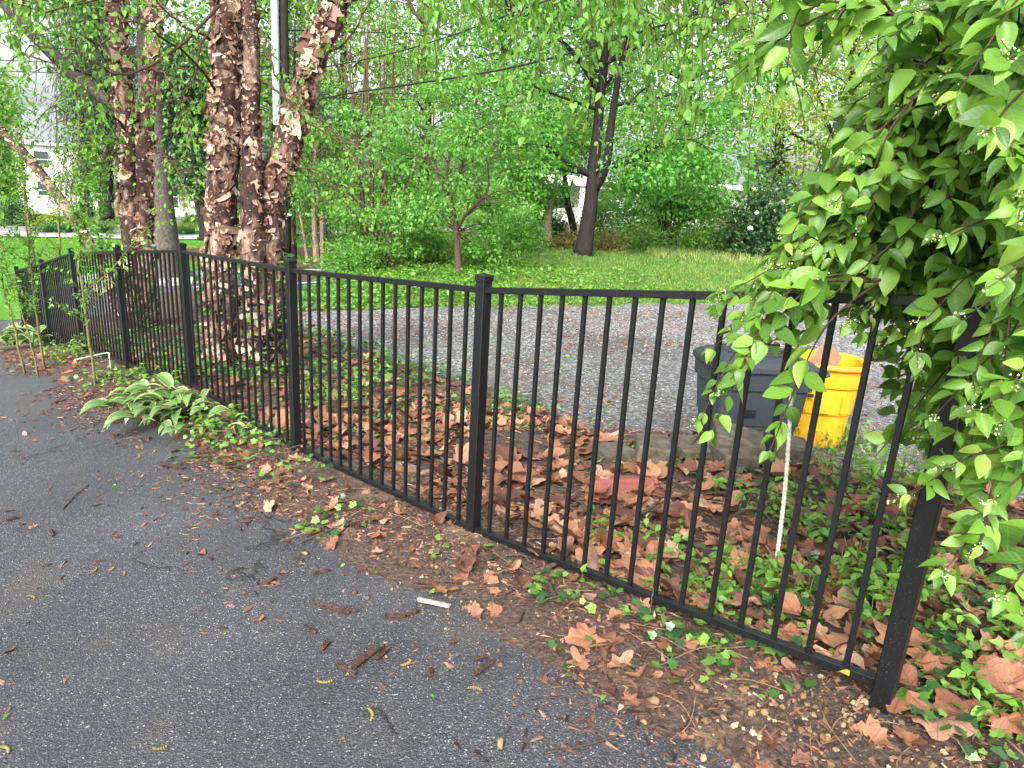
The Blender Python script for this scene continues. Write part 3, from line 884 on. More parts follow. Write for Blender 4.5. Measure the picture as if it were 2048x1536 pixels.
# ------------------------------------------------------------------ river birches
def flake_temps(nr=4, nc=4):
    """thin papery curls: rooted along one edge, lifting and rolling back towards the free edge"""
    out = []
    for s in range(12):
        g = np.random.default_rng(s + 100)
        asp = (1.0, .7, 1.4, 2.6, .9, 3.2, 1.1, .6, 1.8, 1.0, 2.2, .8)[s]
        roll = g.uniform(.5, 2.3); V = []
        edge = g.normal(0, .16, 5); skew = g.normal(0, .3)
        for i in range(nr + 1):
            t = i / nr; a = roll * t
            y = math.sin(a) / roll if roll > .05 else t; z = (1 - math.cos(a)) / roll
            for j in range(nc + 1):
                sx = (j / nc - .5) * asp * (1 - .3 * t) + skew * t * .4 + g.normal(0, .03)
                k = 1 + edge[j] * t
                V.append([sx, y * k, .015 + z * .8 * k + g.normal(0, .012)])
        F = [[i * (nc + 1) + j, i * (nc + 1) + j + 1, (i + 1) * (nc + 1) + j + 1, (i + 1) * (nc + 1) + j] for i in range(nr) for j in range(nc)]
        out.append((np.array(V), np.array(F), np.zeros(len(F), int)))
    return out
FLAKES = flake_temps()
FLAKES_LOW = flake_temps(3, 2)
FLAKE_ME = [make_mesh('bark_flake', t[0], t[1], MT['flake']) for t in FLAKES]

def stem_path(pts, Y, n=60):
    """pts: (px,py,width_px[,Y])"""
    P = []; W = []
    for q in pts:
        yy = q[3] if len(q) > 3 else Y
        p = at(q[0], q[1], yy); P.append(p)
        depth = (p - np.array([0, 0, CAMZ])) @ FW
        W.append(q[2] / FPX * depth / 2)
    C = curve(P, n); m = len(C)
    r = np.interp(np.linspace(0, 1, m), np.linspace(0, 1, len(P)), W)
    return C, r

def birch_trunk(root, C, r, seed, nflake, nobj, fsize):
    g = np.random.default_rng(seed)
    n = len(C); seg = 26
    ll = np.concatenate([[0], np.cumsum(np.linalg.norm(np.diff(C, axis=0), axis=1))])
    ang = np.linspace(0, 2 * np.pi, seg, endpoint=False)
    A, L = np.meshgrid(ang, ll)
    nx = np.cos(A) * 2.2; ny = np.sin(A) * 2.2
    disp = (fbm(nx + L * 3.0, ny + L * 4.2, seed, 4) - .47) * .34 * r[:, None] + (fbm(nx * 4 + L * 9, ny * 4 + L * 14, seed + 5, 3) - .45) * .22 * r[:, None]
    V, Q, T = tube(C, r * .84, seg, True, disp)
    tr = mk('trunk', V, [T, Q], MT['birch'], root, smooth=True)
    # bark flakes
    Tn = nrm(np.gradient(C, axis=0))
    vis = np.where((proj(C)[1] > -260))[0]
    i = g.choice(vis, nflake); fr = g.uniform(0, 1, nflake)
    j = np.minimum(i + 1, n - 1)
    ctr = C[i] * (1 - fr[:, None]) + C[j] * fr[:, None]; rad = r[i]
    t = Tn[i]
    a = g.uniform(0, 2 * np.pi, nflake)
    e1 = nrm(np.cross(t, np.tile([0.3, 1, 0], (nflake, 1)))); e2 = np.cross(t, e1)
    nn = np.cos(a)[:, None] * e1 + np.sin(a)[:, None] * e2
    pos = ctr + nn * rad[:, None] * .85
    patchy = fbm(a * 1.1 + seed, ll[i] * 2.6, seed + 31, 3)
    side = np.cross(t, nn)
    # peel sideways or downwards
    th_ = g.choice([0, math.pi, math.pi / 2, -math.pi / 2, -math.pi / 2], nflake) + g.normal(0, .45, nflake)
    d = np.cos(th_)[:, None] * side + np.sin(th_)[:, None] * t
    Mx = frames(d, nn)
    S = fsize * (.35 + .75 * g.random(nflake) ** 2) 
    S = S * np.clip((patchy - .18) * 3.2, .35, 1.25)
    plate = g.random(nflake) < .42
    S = np.where(plate, S * 1.15, S)
    S3 = np.stack([S * g.uniform(.6, 1.1, nflake), S, S * np.where(plate, g.uniform(.10, .28, nflake), g.uniform(.4, .95, nflake))], 1)
    S3 *= np.clip(rad / .13, .55, 1.15)[:, None]
    cam_side = ((pos - np.array([0, 0, CAMZ])) * nn).sum(1) < 0
    score = S * cam_side * (proj(pos)[1] > 0)
    order = np.argsort(-score)
    big = order[:nobj]; rest = order[nobj:]
    k = g.integers(0, len(FLAKES), nflake)
    for q in big:
        m = np.eye(4); m[:3, :3] = Mx[q] * S3[q]; m[:3, 3] = pos[q]
        link_piece('bark_flake', FLAKE_ME[k[q]], m, tr)
    mb = MB(); scatter_mb(mb, FLAKES_LOW, pos[rest], Mx[rest], S3[rest])
    mb.build('small_bark_flakes', MT['flake'], tr, kind='stuff')
    return tr

def hanging_twigs(root, starts, g, lmat, tmat, length=(.5, 1.2), spread=.35, leaf=.055, step=.045, down=.75, name='foliage', temps=None, catk=0, tw=.0022):
    """leafy twigs that arch out and droop from the start points (pos, dir)"""
    mb = MB(); P = []; D = []; Nn = []; S = []; CP = []
    for p0, d0 in starts:
        Lg = g.uniform(*length); n = 10
        d = nrm(np.array(d0) + g.normal(0, spread, 3)); p = np.array(p0, float); pts = [p.copy()]
        for k in range(n):
            d = nrm(d + np.array([0, 0, -down / n * 2.2]) + g.normal(0, .10, 3)); p = p + d * Lg / n; pts.append(p.copy())
        pts = np.array(pts)
        add_tube(mb, pts, np.linspace(tw * 1.6, tw * .6, len(pts)), 4, False)
        m = int(Lg / step)
        t = np.sort(g.uniform(.08, 1, m)) * n
        i = np.minimum(t.astype(int), n - 1); f = (t - i)[:, None]
        q = pts[i] * (1 - f) + pts[i + 1] * f; dd = nrm(pts[i + 1] - pts[i])
        sd = nrm(np.cross(dd, g.normal(size=(m, 3))))
        ld = nrm(dd * .5 + sd * .8 + np.array([0, 0, -.45]) + g.normal(0, .25, (m, 3)))
        P.append(q); D.append(ld); Nn.append(nrm(np.array([0, 0, 1]) + g.normal(0, .6, (m, 3)))); S.append(leaf * g.uniform(.55, 1.25, m))
        if catk and g.random() < catk: CP.append(pts[-1])
    P = np.concatenate(P); D = np.concatenate(D); Nn = np.concatenate(Nn); S = np.concatenate(S)
    mb.build('twigs', tmat, root, kind='stuff')
    lb = MB(); scatter_mb(lb, temps or BIRCHLEAF, P, frames(D, Nn), S)
    lb.build(name, lmat, root, kind='stuff')
    if CP:
        cb = MB()
        for c in CP:
            L_ = g.uniform(.03, .06); add_tube(cb, np.array([c, c + [0, 0, -L_ * .5], c + [g.normal(0, .004), 0, -L_]]), [.0025, .004, .0025], 5)
        cb.build('catkins', MT['catkin'], root, kind='stuff')

def bough(mb, pts, r0, r1, n=14, seg=7, g=None, jit=0):
    C = curve(pts, n)
    if jit and g is not None: C[1:-1] += g.normal(0, jit, (len(C) - 2, 3))
    add_tube(mb, C, np.linspace(r0, r1, len(C)), seg)
    return C

def build_birches():
    YA = 6.55
    rootA = thing('river_birch', gp(480, 735), 'large multi-stemmed river birch with pink and brown peeling bark, nearest behind the fence', 'tree', 'river birches behind the fence')
    C1, r1 = stem_path([(446, 770, 84), (444, 700, 76), (441, 480, 68), (446, 330, 64), (449, 220, 62), (455, 80, 60), (458, 0, 58), (462, -160, 50), (455, -420, 36)], YA, 130)
    birch_trunk(rootA, C1, r1, 11, 3400, 150, .085)
    C2, r2 = stem_path([(512, 770, 66), (510, 640, 60), (505, 480, 54), (503, 330, 46), (503, 200, 40), (502, 100, 36), (499, 0, 32), (500, -160, 26), (510, -380, 18)], YA - .05, 110)
    birch_trunk(rootA, C2, r2, 12, 1900, 85, .076)
    C3, r3 = stem_path([(538, 770, 70), (540, 620, 66), (541, 480, 62), (548, 380, 60), (566, 310, 58), (590, 240, 56), (614, 165, 54), (637, 90, 52), (675, 0, 52), (730, -120, 44), (800, -330, 28)], YA + .12, 120)
    birch_trunk(rootA, C3, r3, 13, 2700, 130, .085)
    g = np.random.default_rng(91)
    # boughs and hanging leafy twigs of the near birch
    mb = MB(); starts = []
    def limb(P, r0, r1, n=16, every=2, outd=None, from_=.35):
        C = bough(mb, P, r0, r1, n, 6, g, .012)
        for i in range(int(len(C) * from_), len(C), every):
            starts.append((C[i], nrm(C[min(i + 1, len(C) - 1)] - C[i - 1]) * .6 + g.normal(0, .5, 3) * [1, 1, .3]))
        return C
    top3 = C3[-1]
    # long boughs reaching over to the right, above the top of the picture
    for (px, py, Y, s) in ((860, -90, 5.6, .0), (1000, -110, 5.2, .1), (1120, -70, 4.9, .1), (1250, -60, 4.6, .2), (1380, -90, 4.3, .2), (1480, -40, 4.2, .2), (1180, -130, 6.4, 0), (1330, -30, 5.8, .1), (1010, -40, 6.4, 0), (1500, -120, 5.2, 0), (1240, -20, 5.0, 0), (1420, -20, 5.4, 0)):
        e = at(px, py, Y); a = C3[int(len(C3) * g.uniform(.82, .99))]
        mid = (a + e) / 2 + np.array([0, 0, .25 + g.uniform(0, .3)])
        limb([a, mid, e, e + (e - mid) * .25 + [0, 0, -.15]], .022, .004, 18, 1, None, .45)
    nR = len(starts)
    # thin branches around the trunks, left part of the picture
    for (a, pts) in (
        (at(430, 30, 6.3), [(405, 90, 6.1), (385, 160, 6.0), (365, 195, 5.9), (310, 212, 5.8)]),
        (at(365, 195, 5.9), [(358, 235, 5.9)]),
        (at(520, 60, 6.3), [(545, 130, 6.1), (570, 190, 6.0), (592, 215, 5.9)]),
        (at(525, 165, 6.3), [(560, 185, 6.1), (620, 240, 5.9), (690, 290, 5.7), (760, 330, 5.6)]),
        (at(640, 105, 6.5), [(690, 85, 6.2), (735, 10, 6.0), (760, -60, 6)]),
        (at(600, 215, 6.5), [(650, 250, 6.1), (700, 300, 5.8), (745, 380, 5.6)]),
        (at(420, 80, 6.3), [(350, 40, 6.0), (300, -20, 5.7)]),
        (at(430, 180, 6.3), [(360, 100, 5.8), (300, 60, 5.5), (200, 40, 5.2), (90, 60, 5.0)]),
        (at(425, -60, 6.3), [(330, -40, 5.6), (200, 0, 5.0), (90, 20, 4.7), (0, 0, 4.5)]),
        (at(425, -120, 6.3), [(300, -90, 5.4), (150, -50, 4.8), (20, -60, 4.5)]),
        (at(440, 10, 6.3), [(330, 110, 5.6), (230, 150, 5.2), (150, 100, 5.0), (60, 90, 4.9)]),
        (at(500, -80, 6.3), [(600, -90, 6.0), (720, -60, 5.7), (830, -40, 5.6)]),
        (at(560, 320, 6.4), [(600, 330, 6.1), (660, 360, 5.9), (700, 420, 5.8)]),
    ):
        P = [a] + [at(*q) for q in pts]
        limb(P, .013, .003, 14, 2, None, .3)
    # the short broken bough at the top
    bough(mb, [at(800, -60, 5), at(822, 10, 5), at(846, 47, 5)], .016, .011, 8, 7, g, .004)
    mb.build('branches', MT['twig'], rootA, smooth=True)
    more = []
    for s in starts[:nR]:
        for q in range(2): more.append((s[0] + g.normal(0, .14, 3), s[1] * .5 + g.normal(0, .6, 3)))
    for s in starts[nR:]:
        for q in range(2): more.append((s[0], s[1] + g.normal(0, .3, 3)))
    hanging_twigs(rootA, more[:nR * 2], g, MT['birch_leaf'], MT['twig'], (.25, 1.05), .35, .068, .052, 1.2, 'hanging_leaves', None, .5)
    hanging_twigs(rootA, more[nR * 2:], g, MT['birch_leaf'], MT['twig'], (.2, .55), .5, .052, .05, .6, 'leaves', None, 0)

    YB = 10.6
    rootB = thing('river_birch', gp(280, 645), 'twin-stemmed river birch with dark peeling bark beside the big grey trunk', 'tree', 'river birches behind the fence')
    B1, q1 = stem_path([(272, 668, 56), (270, 600, 52), (266, 480, 50), (262, 380, 46), (258, 280, 44), (246, 180, 42), (238, 90, 40), (232, 0, 38), (225, -150, 32), (215, -330, 20)], YB, 110)
    birch_trunk(rootB, B1, q1, 14, 1900, 70, .09)
    B2, q2 = stem_path([(300, 668, 44), (296, 600, 40), (290, 480, 38), (290, 380, 36), (290, 270, 36), (297, 170, 34), (304, 90, 32), (312, 0, 30), (322, -150, 26), (335, -330, 16)], YB - .05, 110)
    birch_trunk(rootB, B2, q2, 15, 1700, 60, .086)
    rootC = thing('river_birch', gp(250, 640), 'slim reddish birch stem leaning steeply to the left behind the fence', 'tree', 'river birches behind the fence')
    B3, q3 = stem_path([(262, 690, 26), (242, 630, 26), (216, 560, 25), (180, 488, 24), (148, 435, 22), (118, 395, 22), (88, 355, 21), (50, 310, 22), (0, 262, 24), (-80, 190, 20)], 10.0, 100)
    birch_trunk(rootC, B3, q3, 16, 600, 40, .07)
    st = []
    mb = MB()
    for (a, pts) in (
        (at(235, 60, 10.5), [(190, 90, 10.0), (140, 70, 9.6), (60, 110, 9.3)]),
        (at(250, 260, 10.4), [(215, 230, 10), (160, 240, 9.6), (110, 210, 9.3)]),
        (at(240, 120, 10.5), [(180, 150, 9.8), (110, 130, 9.2), (0, 85, 9)]),
        (at(255, 300, 10.4), [(215, 310, 10), (175, 290, 9.6)]),
        (at(300, 130, 10.3), [(340, 160, 9.8), (380, 250, 9.6)]),
        (at(300, 300, 10.3), [(340, 320, 9.8), (370, 370, 9.6)]),
        (at(235, 0, 10.5), [(150, -20, 9.6), (60, 10, 9)]),
        (at(315, 0, 10.3), [(360, 40, 9.8), (400, 120, 9.6)]),
        (at(228, -90, 10.5), [(120, -90, 9.6), (20, -60, 9)]),
    ):
        C = bough(mb, [a] + [at(*q) for q in pts], .018, .005, 14, 6, g, .02)
        for i in range(4, len(C)):
            for q in range(2): st.append((C[i], nrm(C[i] - C[i - 1]) * .5 + g.normal(0, .6, 3)))
    mb.build('branches', MT['twig'], rootB, smooth=True)
    hanging_twigs(rootB, st, g, MT['birch_leaf'], MT['twig'], (.35, .9), .5, .075, .07, .5, 'leaves', None, 0, .004)
build_birches()

# ------------------------------------------------------------------ generic broad-leaved tree
def crown_tree(name, label, base, trunk_pts, trunk_r, clumps, leafmat, barkmat, seed, nleaf, lsize, limbs=(), group=None, cat='tree',
               csize=.55, droop=.25, flat=.6, temps=None, stems=(), branch_r=.035, attach=(.3, .95), extra=None):
    """trunk_pts: world polyline; clumps: (n,3) world centres of leaf clumps"""
    g = np.random.default_rng(seed)
    root = thing(name, base, label, cat, group)
    mb = MB(); skel = []
    C = curve(trunk_pts, 26); r = np.interp(np.linspace(0, 1, len(C)), np.linspace(0, 1, len(trunk_r)), trunk_r)
    r = r * (1 + .22 * np.exp(-np.arange(len(C)) / .9))
    L = np.linspace(0, 6, len(C)); A = np.linspace(0, 6.283, 10, endpoint=False)
    disp = (fbm(np.cos(A)[None, :] * 2 + L[:, None] * 2, np.sin(A)[None, :] * 2 + L[:, None], seed, 3) - .45) * .25 * r[:, None]
    add_tube(mb, C, r, 10, True, 0, disp)
    k0 = int(len(C) * attach[0]); k1 = max(k0 + 1, int(len(C) * attach[1]))
    skel.append((C[k0:k1], r[k0:k1]))
    for pts, ra, rb in list(limbs) + list(stems):
        Cl = curve(pts, 18); add_tube(mb, Cl, np.linspace(ra, rb, len(Cl)), 7); skel.append((Cl[3:], np.linspace(ra, rb, len(Cl))[3:]))
    SP = np.concatenate([s[0] for s in skel]); SR = np.concatenate([s[1] for s in skel])
    clumps = np.asarray(clumps); tips = []
    for c in clumps:
        d = np.linalg.norm((SP - c) * [1, 1, 1.15], axis=1) + 1.2 * np.maximum(0, SP[:, 2] - c[2] + .2)
        k = np.argmin(d * g.uniform(.85, 1.15, len(d)))
        a = SP[k]; mid = (a + c) / 2 + np.array([0, 0, .10 * np.linalg.norm(c - a)]) + g.normal(0, .06 * np.linalg.norm(c - a), 3)
        B = curve([a, mid, c], 9)
        add_tube(mb, B, np.linspace(min(branch_r, SR[k] * .6), branch_r * .14, len(B)), 5, False)
        tips.append(B[4:])
        for q in range(3):
            e = c + rand_dirs(1, g)[0] * csize * g.uniform(.6, 1.1) * [1, 1, flat]
            s0 = B[g.integers(4, 8)]; add_tube(mb, curve([s0, (s0 + e) / 2 + g.normal(0, .05, 3), e], 5), [branch_r * .2, branch_r * .14, branch_r * .1, branch_r * .06][:4] if False else np.linspace(branch_r * .2, branch_r * .06, len(curve([s0, (s0 + e) / 2, e], 5))), 4, False)
    mb.build('trunk', barkmat, root, smooth=True)
    n = nleaf
    ci = g.integers(0, len(clumps), n)
    off = g.normal(0, 1, (n, 3)); off = off / np.maximum(1, np.linalg.norm(off, axis=1, keepdims=True) / 1.7)
    sc_ = csize * g.uniform(.5, 1.15, len(clumps))
    P = clumps[ci] + off * (sc_[ci])[:, None] * .62 * [1, 1, flat]
    P[:, 2] -= droop * .5 * np.hypot(off[:, 0], off[:, 1]) * sc_[ci] * .5
    D = nrm(nrm(off) * .6 + g.normal(0, .6, (n, 3)) + [0, 0, -droop]); Nn = nrm(np.array([0, 0, 1.0]) + g.normal(0, .55, (n, 3)))
    lb = MB(); scatter_mb(lb, temps or DIAMOND, P, frames(D, Nn), lsize * g.uniform(.6, 1.35, n))
    lb.build('crown', leafmat, root, kind='stuff')
    return root

def clump_region(g, n, poly_px, Y0, Y1):
    """random clump centres: world points whose outline fills a rough region seen from the drive"""
    poly = np.array(poly_px, float); out = []
    lo, hi = poly.min(0), poly.max(0)
    while len(out) < n:
        q = g.uniform(lo, hi); 
        c = False; j = len(poly) - 1
        for i in range(len(poly)):
            if (poly[i, 1] > q[1]) != (poly[j, 1] > q[1]) and q[0] < (poly[j, 0] - poly[i, 0]) * (q[1] - poly[i, 1]) / (poly[j, 1] - poly[i, 1]) + poly[i, 0]: c = not c
            j = i
        if c: out.append(at(q[0], q[1], g.uniform(Y0, Y1)))
    return np.array(out)

def rpx(w, Y): return w / FPX * Y / 2

def build_trees():
    g = np.random.default_rng(5)
    # maple on the rough lawn
    Y = 19.9
    tp = path([(1163, 520), (1172, 470), (1182, 400), (1189, 320), (1196, 250), (1202, 180), (1210, 110), (1218, 40), (1225, -60), (1230, -200)], Y)
    tr = [rpx(w, Y) for w in (36, 30, 27, 23, 20, 18, 16, 13, 10, 5)]
    lm = [(path([(1188, 380), (1212, 330, 19.7), (1222, 250, 19.5), (1234, 170, 19.4), (1250, 100, 19.3), (1285, 20, 19)], Y), rpx(20, Y), rpx(7, Y)),
          (path([(1180, 350), (1150, 335, 19.6), (1115, 310, 19.3), (1095, 285, 19)], Y), rpx(13, Y), rpx(4, Y)),
          (path([(1180, 345), (1130, 342, 20.2), (1085, 330, 20.5)], Y), rpx(8, Y), rpx(3, Y)),
          (path([(1196, 335), (1240, 330, 19.6), (1300, 300, 19.2), (1370, 250, 19)], Y), rpx(11, Y), rpx(4, Y)),
          (path([(1200, 190), (1150, 110, 19.4), (1090, 60, 19), (1000, 20, 18.5)], Y), rpx(11, Y), rpx(4, Y)),
          (path([(1205, 130), (1280, 90, 19.5), (1370, 60, 19), (1450, 60, 18.7)], Y), rpx(11, Y), rpx(4, Y)),
          (path([(1198, 220), (1140, 200, 19.4), (1060, 170, 19)], Y), rpx(8, Y), rpx(3, Y)),
          (path([(1225, 210, 19.5), (1300, 200, 19.3), (1400, 170, 19)], Y), rpx(8, Y), rpx(3, Y))]
    cl = np.concatenate([clump_region(g, 100, [(930, -250), (1540, -250), (1560, 60), (1500, 260), (1420, 330), (1250, 300), (1060, 280), (930, 150)], 17.6, 22.4),
                         clump_region(g, 12, [(1000, 230), (1120, 220), (1170, 300), (1100, 350), (1010, 330)], 18.5, 21.5),
                         clump_region(g, 14, [(1230, 250), (1430, 280), (1460, 380), (1330, 410), (1230, 380)], 18.2, 20.5)])
    a_, b_, w_ = proj(cl); cl = cl[~((np.abs(a_ - np.interp(b_, [0, 500], [1222, 1168])) < 75) & (cl[:, 1] < 20.6) & (b_ > 40))]
    crown_tree('maple_tree', 'dark-trunked maple with fresh green leaves standing on the rough lawn', gp(1165, 512), tp, tr, cl, MT['maple_leaf'], MT['dark_bark'], 21, 24000, .125, lm, csize=.95, flat=.5, branch_r=.06, attach=(.35, .98), droop=.5)
    # small tree with orange bark
    Y = 15.9
    tp = path([(917, 556), (915, 500), (912, 455), (905, 410), (895, 370), (897, 325), (905, 280)], Y)
    lm = [(path([(913, 460), (935, 425, 15.7), (965, 395, 15.5), (977, 370, 15.4), (976, 330, 15.3)], Y), rpx(7, Y), rpx(3, Y)),
          (path([(903, 400), (918, 350, 15.8), (930, 310, 15.7), (940, 250, 15.6), (955, 190, 15.5), (978, 110, 15.4)], Y), rpx(7, Y), rpx(2, Y)),
          (path([(905, 410), (880, 360, 16.1), (860, 320, 16.2), (850, 260, 16.2)], Y), rpx(5, Y), rpx(2, Y))]
    cl = np.concatenate([clump_region(g, 70, [(800, 240), (900, 130), (1010, 120), (1090, 260), (1080, 420), (1020, 470), (950, 440), (850, 430), (790, 340)], 14.6, 17.2),
                         clump_region(g, 14, [(800, 400), (1040, 400), (1050, 500), (960, 500), (850, 490)], 15.6, 17.4)])
    crown_tree('small_tree', 'small open tree with a forked orange-brown trunk beside the gravel', gp(915, 550), tp, [rpx(w, Y) for w in (15, 12, 11, 8, 7, 5, 3)], cl, MT['fresh_leaf'], MT['red_bark'], 22, 9500, .085, lm, csize=.50, flat=.5, branch_r=.020, droop=.45)
    # tall multi-stemmed shrubs left of it
    Y = 17.2
    stems = []
    for (a, b, c, d) in ((735, 790, 640, 560), (745, 745, 730, 715), (755, 775, 790, 800), (765, 800, 850, 880), (740, 720, 690, 660), (760, 765, 770, 775), (770, 820, 840, 850), (730, 715, 735, 742)):
        stems.append((path([(a, 535), (b * .5 + a * .5, 440, 17.1), (b, 330, 17), (c * .5 + b * .5, 200, 16.9), (c, 70, 16.8), (d, -60, 16.7)], Y), rpx(8, Y), rpx(1.6, Y)))
    cl = np.concatenate([clump_region(g, 60, [(590, 260), (680, 200), (800, 240), (860, 380), (850, 500), (690, 510), (640, 440), (580, 350)], 15.6, 18.0),
                         clump_region(g, 30, [(650, -60), (880, -60), (900, 200), (800, 280), (690, 250), (640, 120)], 16.6, 18.5)])
    crown_tree('tall_shrub', 'tall multi-stemmed shrub with reddish stems between the utility pole and the small tree', gp(745, 533), path([(748, 540), (746, 450), (740, 380), (735, 250), (728, 100)], Y), [rpx(w, Y) for w in (16, 12, 9, 6, 3)], cl, MT['fresh_leaf'], MT['red_bark'], 23, 10500, .085, stems=stems, csize=.50, flat=.5, branch_r=.018, cat='shrub', droop=.5)
    # bronze-budded upright shrub
    Y = 21
    stems = [(path([(690 + k * 22, 500), (690 + k * 24 + 5, 350), (680 + k * 27, 180), (665 + k * 31, 10)], Y), rpx(5, Y), rpx(1.2, Y)) for k in range(8)]
    cl = clump_region(g, 50, [(640, 0), (900, 0), (900, 330), (820, 400), (680, 400), (640, 250)], 20, 22.5)
    crown_tree('upright_shrub', 'upright twiggy shrub with small bronze spring leaves behind the tall shrub', gp(770, 520), path([(770, 520), (765, 400), (770, 250), (775, 80)], Y), [rpx(w, Y) for w in (9, 7, 4, 2)], cl, MT['brown_twig_leaf'], MT['twig'], 24, 7000, .055, stems=stems, csize=.8, branch_r=.014, cat='shrub')
    # two trees in front of the white house
    Y = 25.5
    crown_tree('forked_tree', 'tan-barked forked tree in front of the white house', gp(1095, 489), path([(1097, 500), (1096, 450), (1100, 420), (1108, 385), (1115, 330)], Y), [rpx(w, Y) for w in (20, 17, 12, 8, 4)],
               clump_region(g, 22, [(1000, 330), (1060, 260), (1140, 300), (1120, 380), (1060, 400), (1000, 400)], 24.5, 27), MT['fresh_leaf'], MT['tan_bark'], 25, 6500, .12,
               [(path([(1094, 440), (1080, 400), (1075, 360), (1065, 310)], Y), rpx(12, Y), rpx(4, Y))], csize=.9, branch_r=.03, droop=.4)
    Y = 27
    crown_tree('dark_tree', 'slim dark leaning tree in front of the white house window', gp(1148, 486), path([(1150, 490), (1146, 450), (1136, 410), (1130, 360), (1125, 280)], Y), [rpx(w, Y) for w in (15, 14, 13, 10, 5)],
               clump_region(g, 18, [(1030, 200), (1200, 200), (1210, 330), (1050, 350)], 26, 29), MT['wood_leaf'], MT['dark_bark'], 26, 5000, .13, csize=1.0, branch_r=.03)
    # crape myrtle, many stems
    Y = 25
    stems = [(path([(1325 + k * 4, 492), (1318 + k * 8, 440), (1300 + k * 14, 390), (1290 + k * 18, 330)], Y + .4 * (k % 3)), rpx(7, Y), rpx(3, Y)) for k in range(7)]
    crown_tree('crape_myrtle', 'many-stemmed shrub-like tree with brown stems at the back of the rough lawn', gp(1330, 491), path([(1335, 495), (1335, 440), (1338, 380), (1340, 320)], Y), [rpx(w, Y) for w in (12, 9, 6, 4)],
               clump_region(g, 40, [(1225, 330), (1300, 270), (1420, 280), (1500, 340), (1490, 440), (1400, 450), (1260, 430)], 23.6, 26.5), MT['fresh_leaf'], MT['red_bark'], 27, 12500, .12, stems=stems, csize=.85, branch_r=.025, droop=.5)
    # yellow-green tree
    Y = 29
    crown_tree('lime_tree', 'airy yellow-green tree with layered foliage beyond the big shrub', gp(1690, 478), path([(1700, 490), (1690, 420), (1680, 350), (1690, 280), (1700, 180), (1700, 60)], Y), [rpx(w, Y) for w in (20, 17, 14, 11, 7, 3)],
               np.concatenate([clump_region(g, 75, [(1530, 130), (1640, 20), (1760, 0), (1900, 60), (1940, 250), (1850, 380), (1700, 330), (1560, 340), (1520, 240)], 27, 31.5)]), MT['lime_leaf'], MT['dark_bark'], 28, 17000, .11,
               [(path([(1682, 350), (1640, 300), (1590, 270), (1550, 250)], Y), rpx(9, Y), rpx(3, Y)), (path([(1690, 300), (1740, 250), (1800, 200)], Y), rpx(9, Y), rpx(3, Y)), (path([(1688, 320), (1650, 230), (1630, 140)], Y), rpx(8, Y), rpx(3, Y))], csize=1.25, flat=.34, branch_r=.03, droop=.1)
    # cedar by the pole
    Y = 19.5
    cl = clump_region(g, 46, [(575, 180), (640, 130), (700, 240), (710, 380), (690, 470), (600, 475), (575, 400)], 18.6, 20.6)
    crown_tree('cedar_tree', 'feathery dark green cedar beside the utility pole', gp(632, 532), path([(634, 536), (632, 490), (628, 430), (630, 330), (636, 200), (640, 100)], Y), [rpx(w, Y) for w in (15, 13, 10, 7, 4, 1.5)], cl, MT['cedar_leaf'], MT['tan_bark'], 29, 17000, .10,
               [(path([(617, 534), (612, 500), (608, 470), (600, 430)], Y), rpx(8, Y), rpx(4, Y))], csize=.75, flat=.5, temps=NEEDLE, droop=.6, branch_r=.018)
    # cedar behind the pole with its bare trunk
    Y = 20.5
    crown_tree('cedar_tree', 'slender cedar trunk close behind the dark utility pole', gp(588, 530), path([(588, 532), (586, 450), (586, 350), (588, 200), (590, 40)], Y), [rpx(w, Y) for w in (13, 12, 11, 8, 3)],
               clump_region(g, 22, [(560, 60), (620, 60), (640, 330), (560, 330)], 20, 22), MT['cedar_leaf'], MT['dark_bark'], 30, 6000, .11, [(path([(588, 470), (600, 470), (625, 462)], Y), rpx(4, Y), rpx(1.5, Y))], csize=.8, flat=.5, temps=NEEDLE, droop=.6, branch_r=.018)
    # dark evergreen between the birches
    Y = 25
    crown_tree('evergreen_tree', 'dark broad-leaved evergreen with a black trunk seen between the two birches', gp(408, 478), path([(414, 480), (408, 430), (395, 380), (385, 300), (380, 150)], Y), [rpx(w, Y) for w in (30, 26, 20, 14, 6)],
               clump_region(g, 46, [(310, 90), (440, 80), (450, 300), (430, 390), (360, 400), (320, 300)], 24, 28), MT['dark_leaf'], MT['dark_bark'], 31, 14000, .17,
               [(path([(398, 390), (420, 330), (440, 280)], Y), rpx(10, Y), rpx(4, Y))], csize=1.1, branch_r=.04, droop=.5)
    # weeping spruces at the left
    for k, (bx, by, tx, Y, w, lab) in enumerate(((215, 440, 210, 33, 80, 'drooping dark spruce between the white house and the twin-stemmed birch'), (172, 432, 165, 37, 62, 'taller drooping spruce in front of the grey-roofed white house'))):
        cl = []
        for q in range(80):
            t = g.random() ** .8; wd = (1 - t) * w + 12
            cl.append(at(bx + (tx - bx) * t + g.uniform(-1, 1) * wd, by - 25 - t * 470, Y + g.uniform(-1.5, 1.5) * (1 - t * .6)))
        crown_tree('spruce_tree', lab, at(bx, by, Y), path([(bx, by), (bx, by - 200), (tx, by - 520)], Y), [rpx(22, Y), rpx(15, Y), rpx(2, Y)], np.array(cl), MT['spruce_leaf'], MT['dark_bark'], 40 + k, 15000, .26, csize=1.15, flat=1.15, temps=NEEDLE, droop=1.3, branch_r=.03, group='drooping spruces')
    # sycamore
    Y = 16.4
    sp = path([(334, 575), (330, 520), (322, 430), (314, 350), (306, 250), (300, 150), (296, 40), (290, -200)], Y)
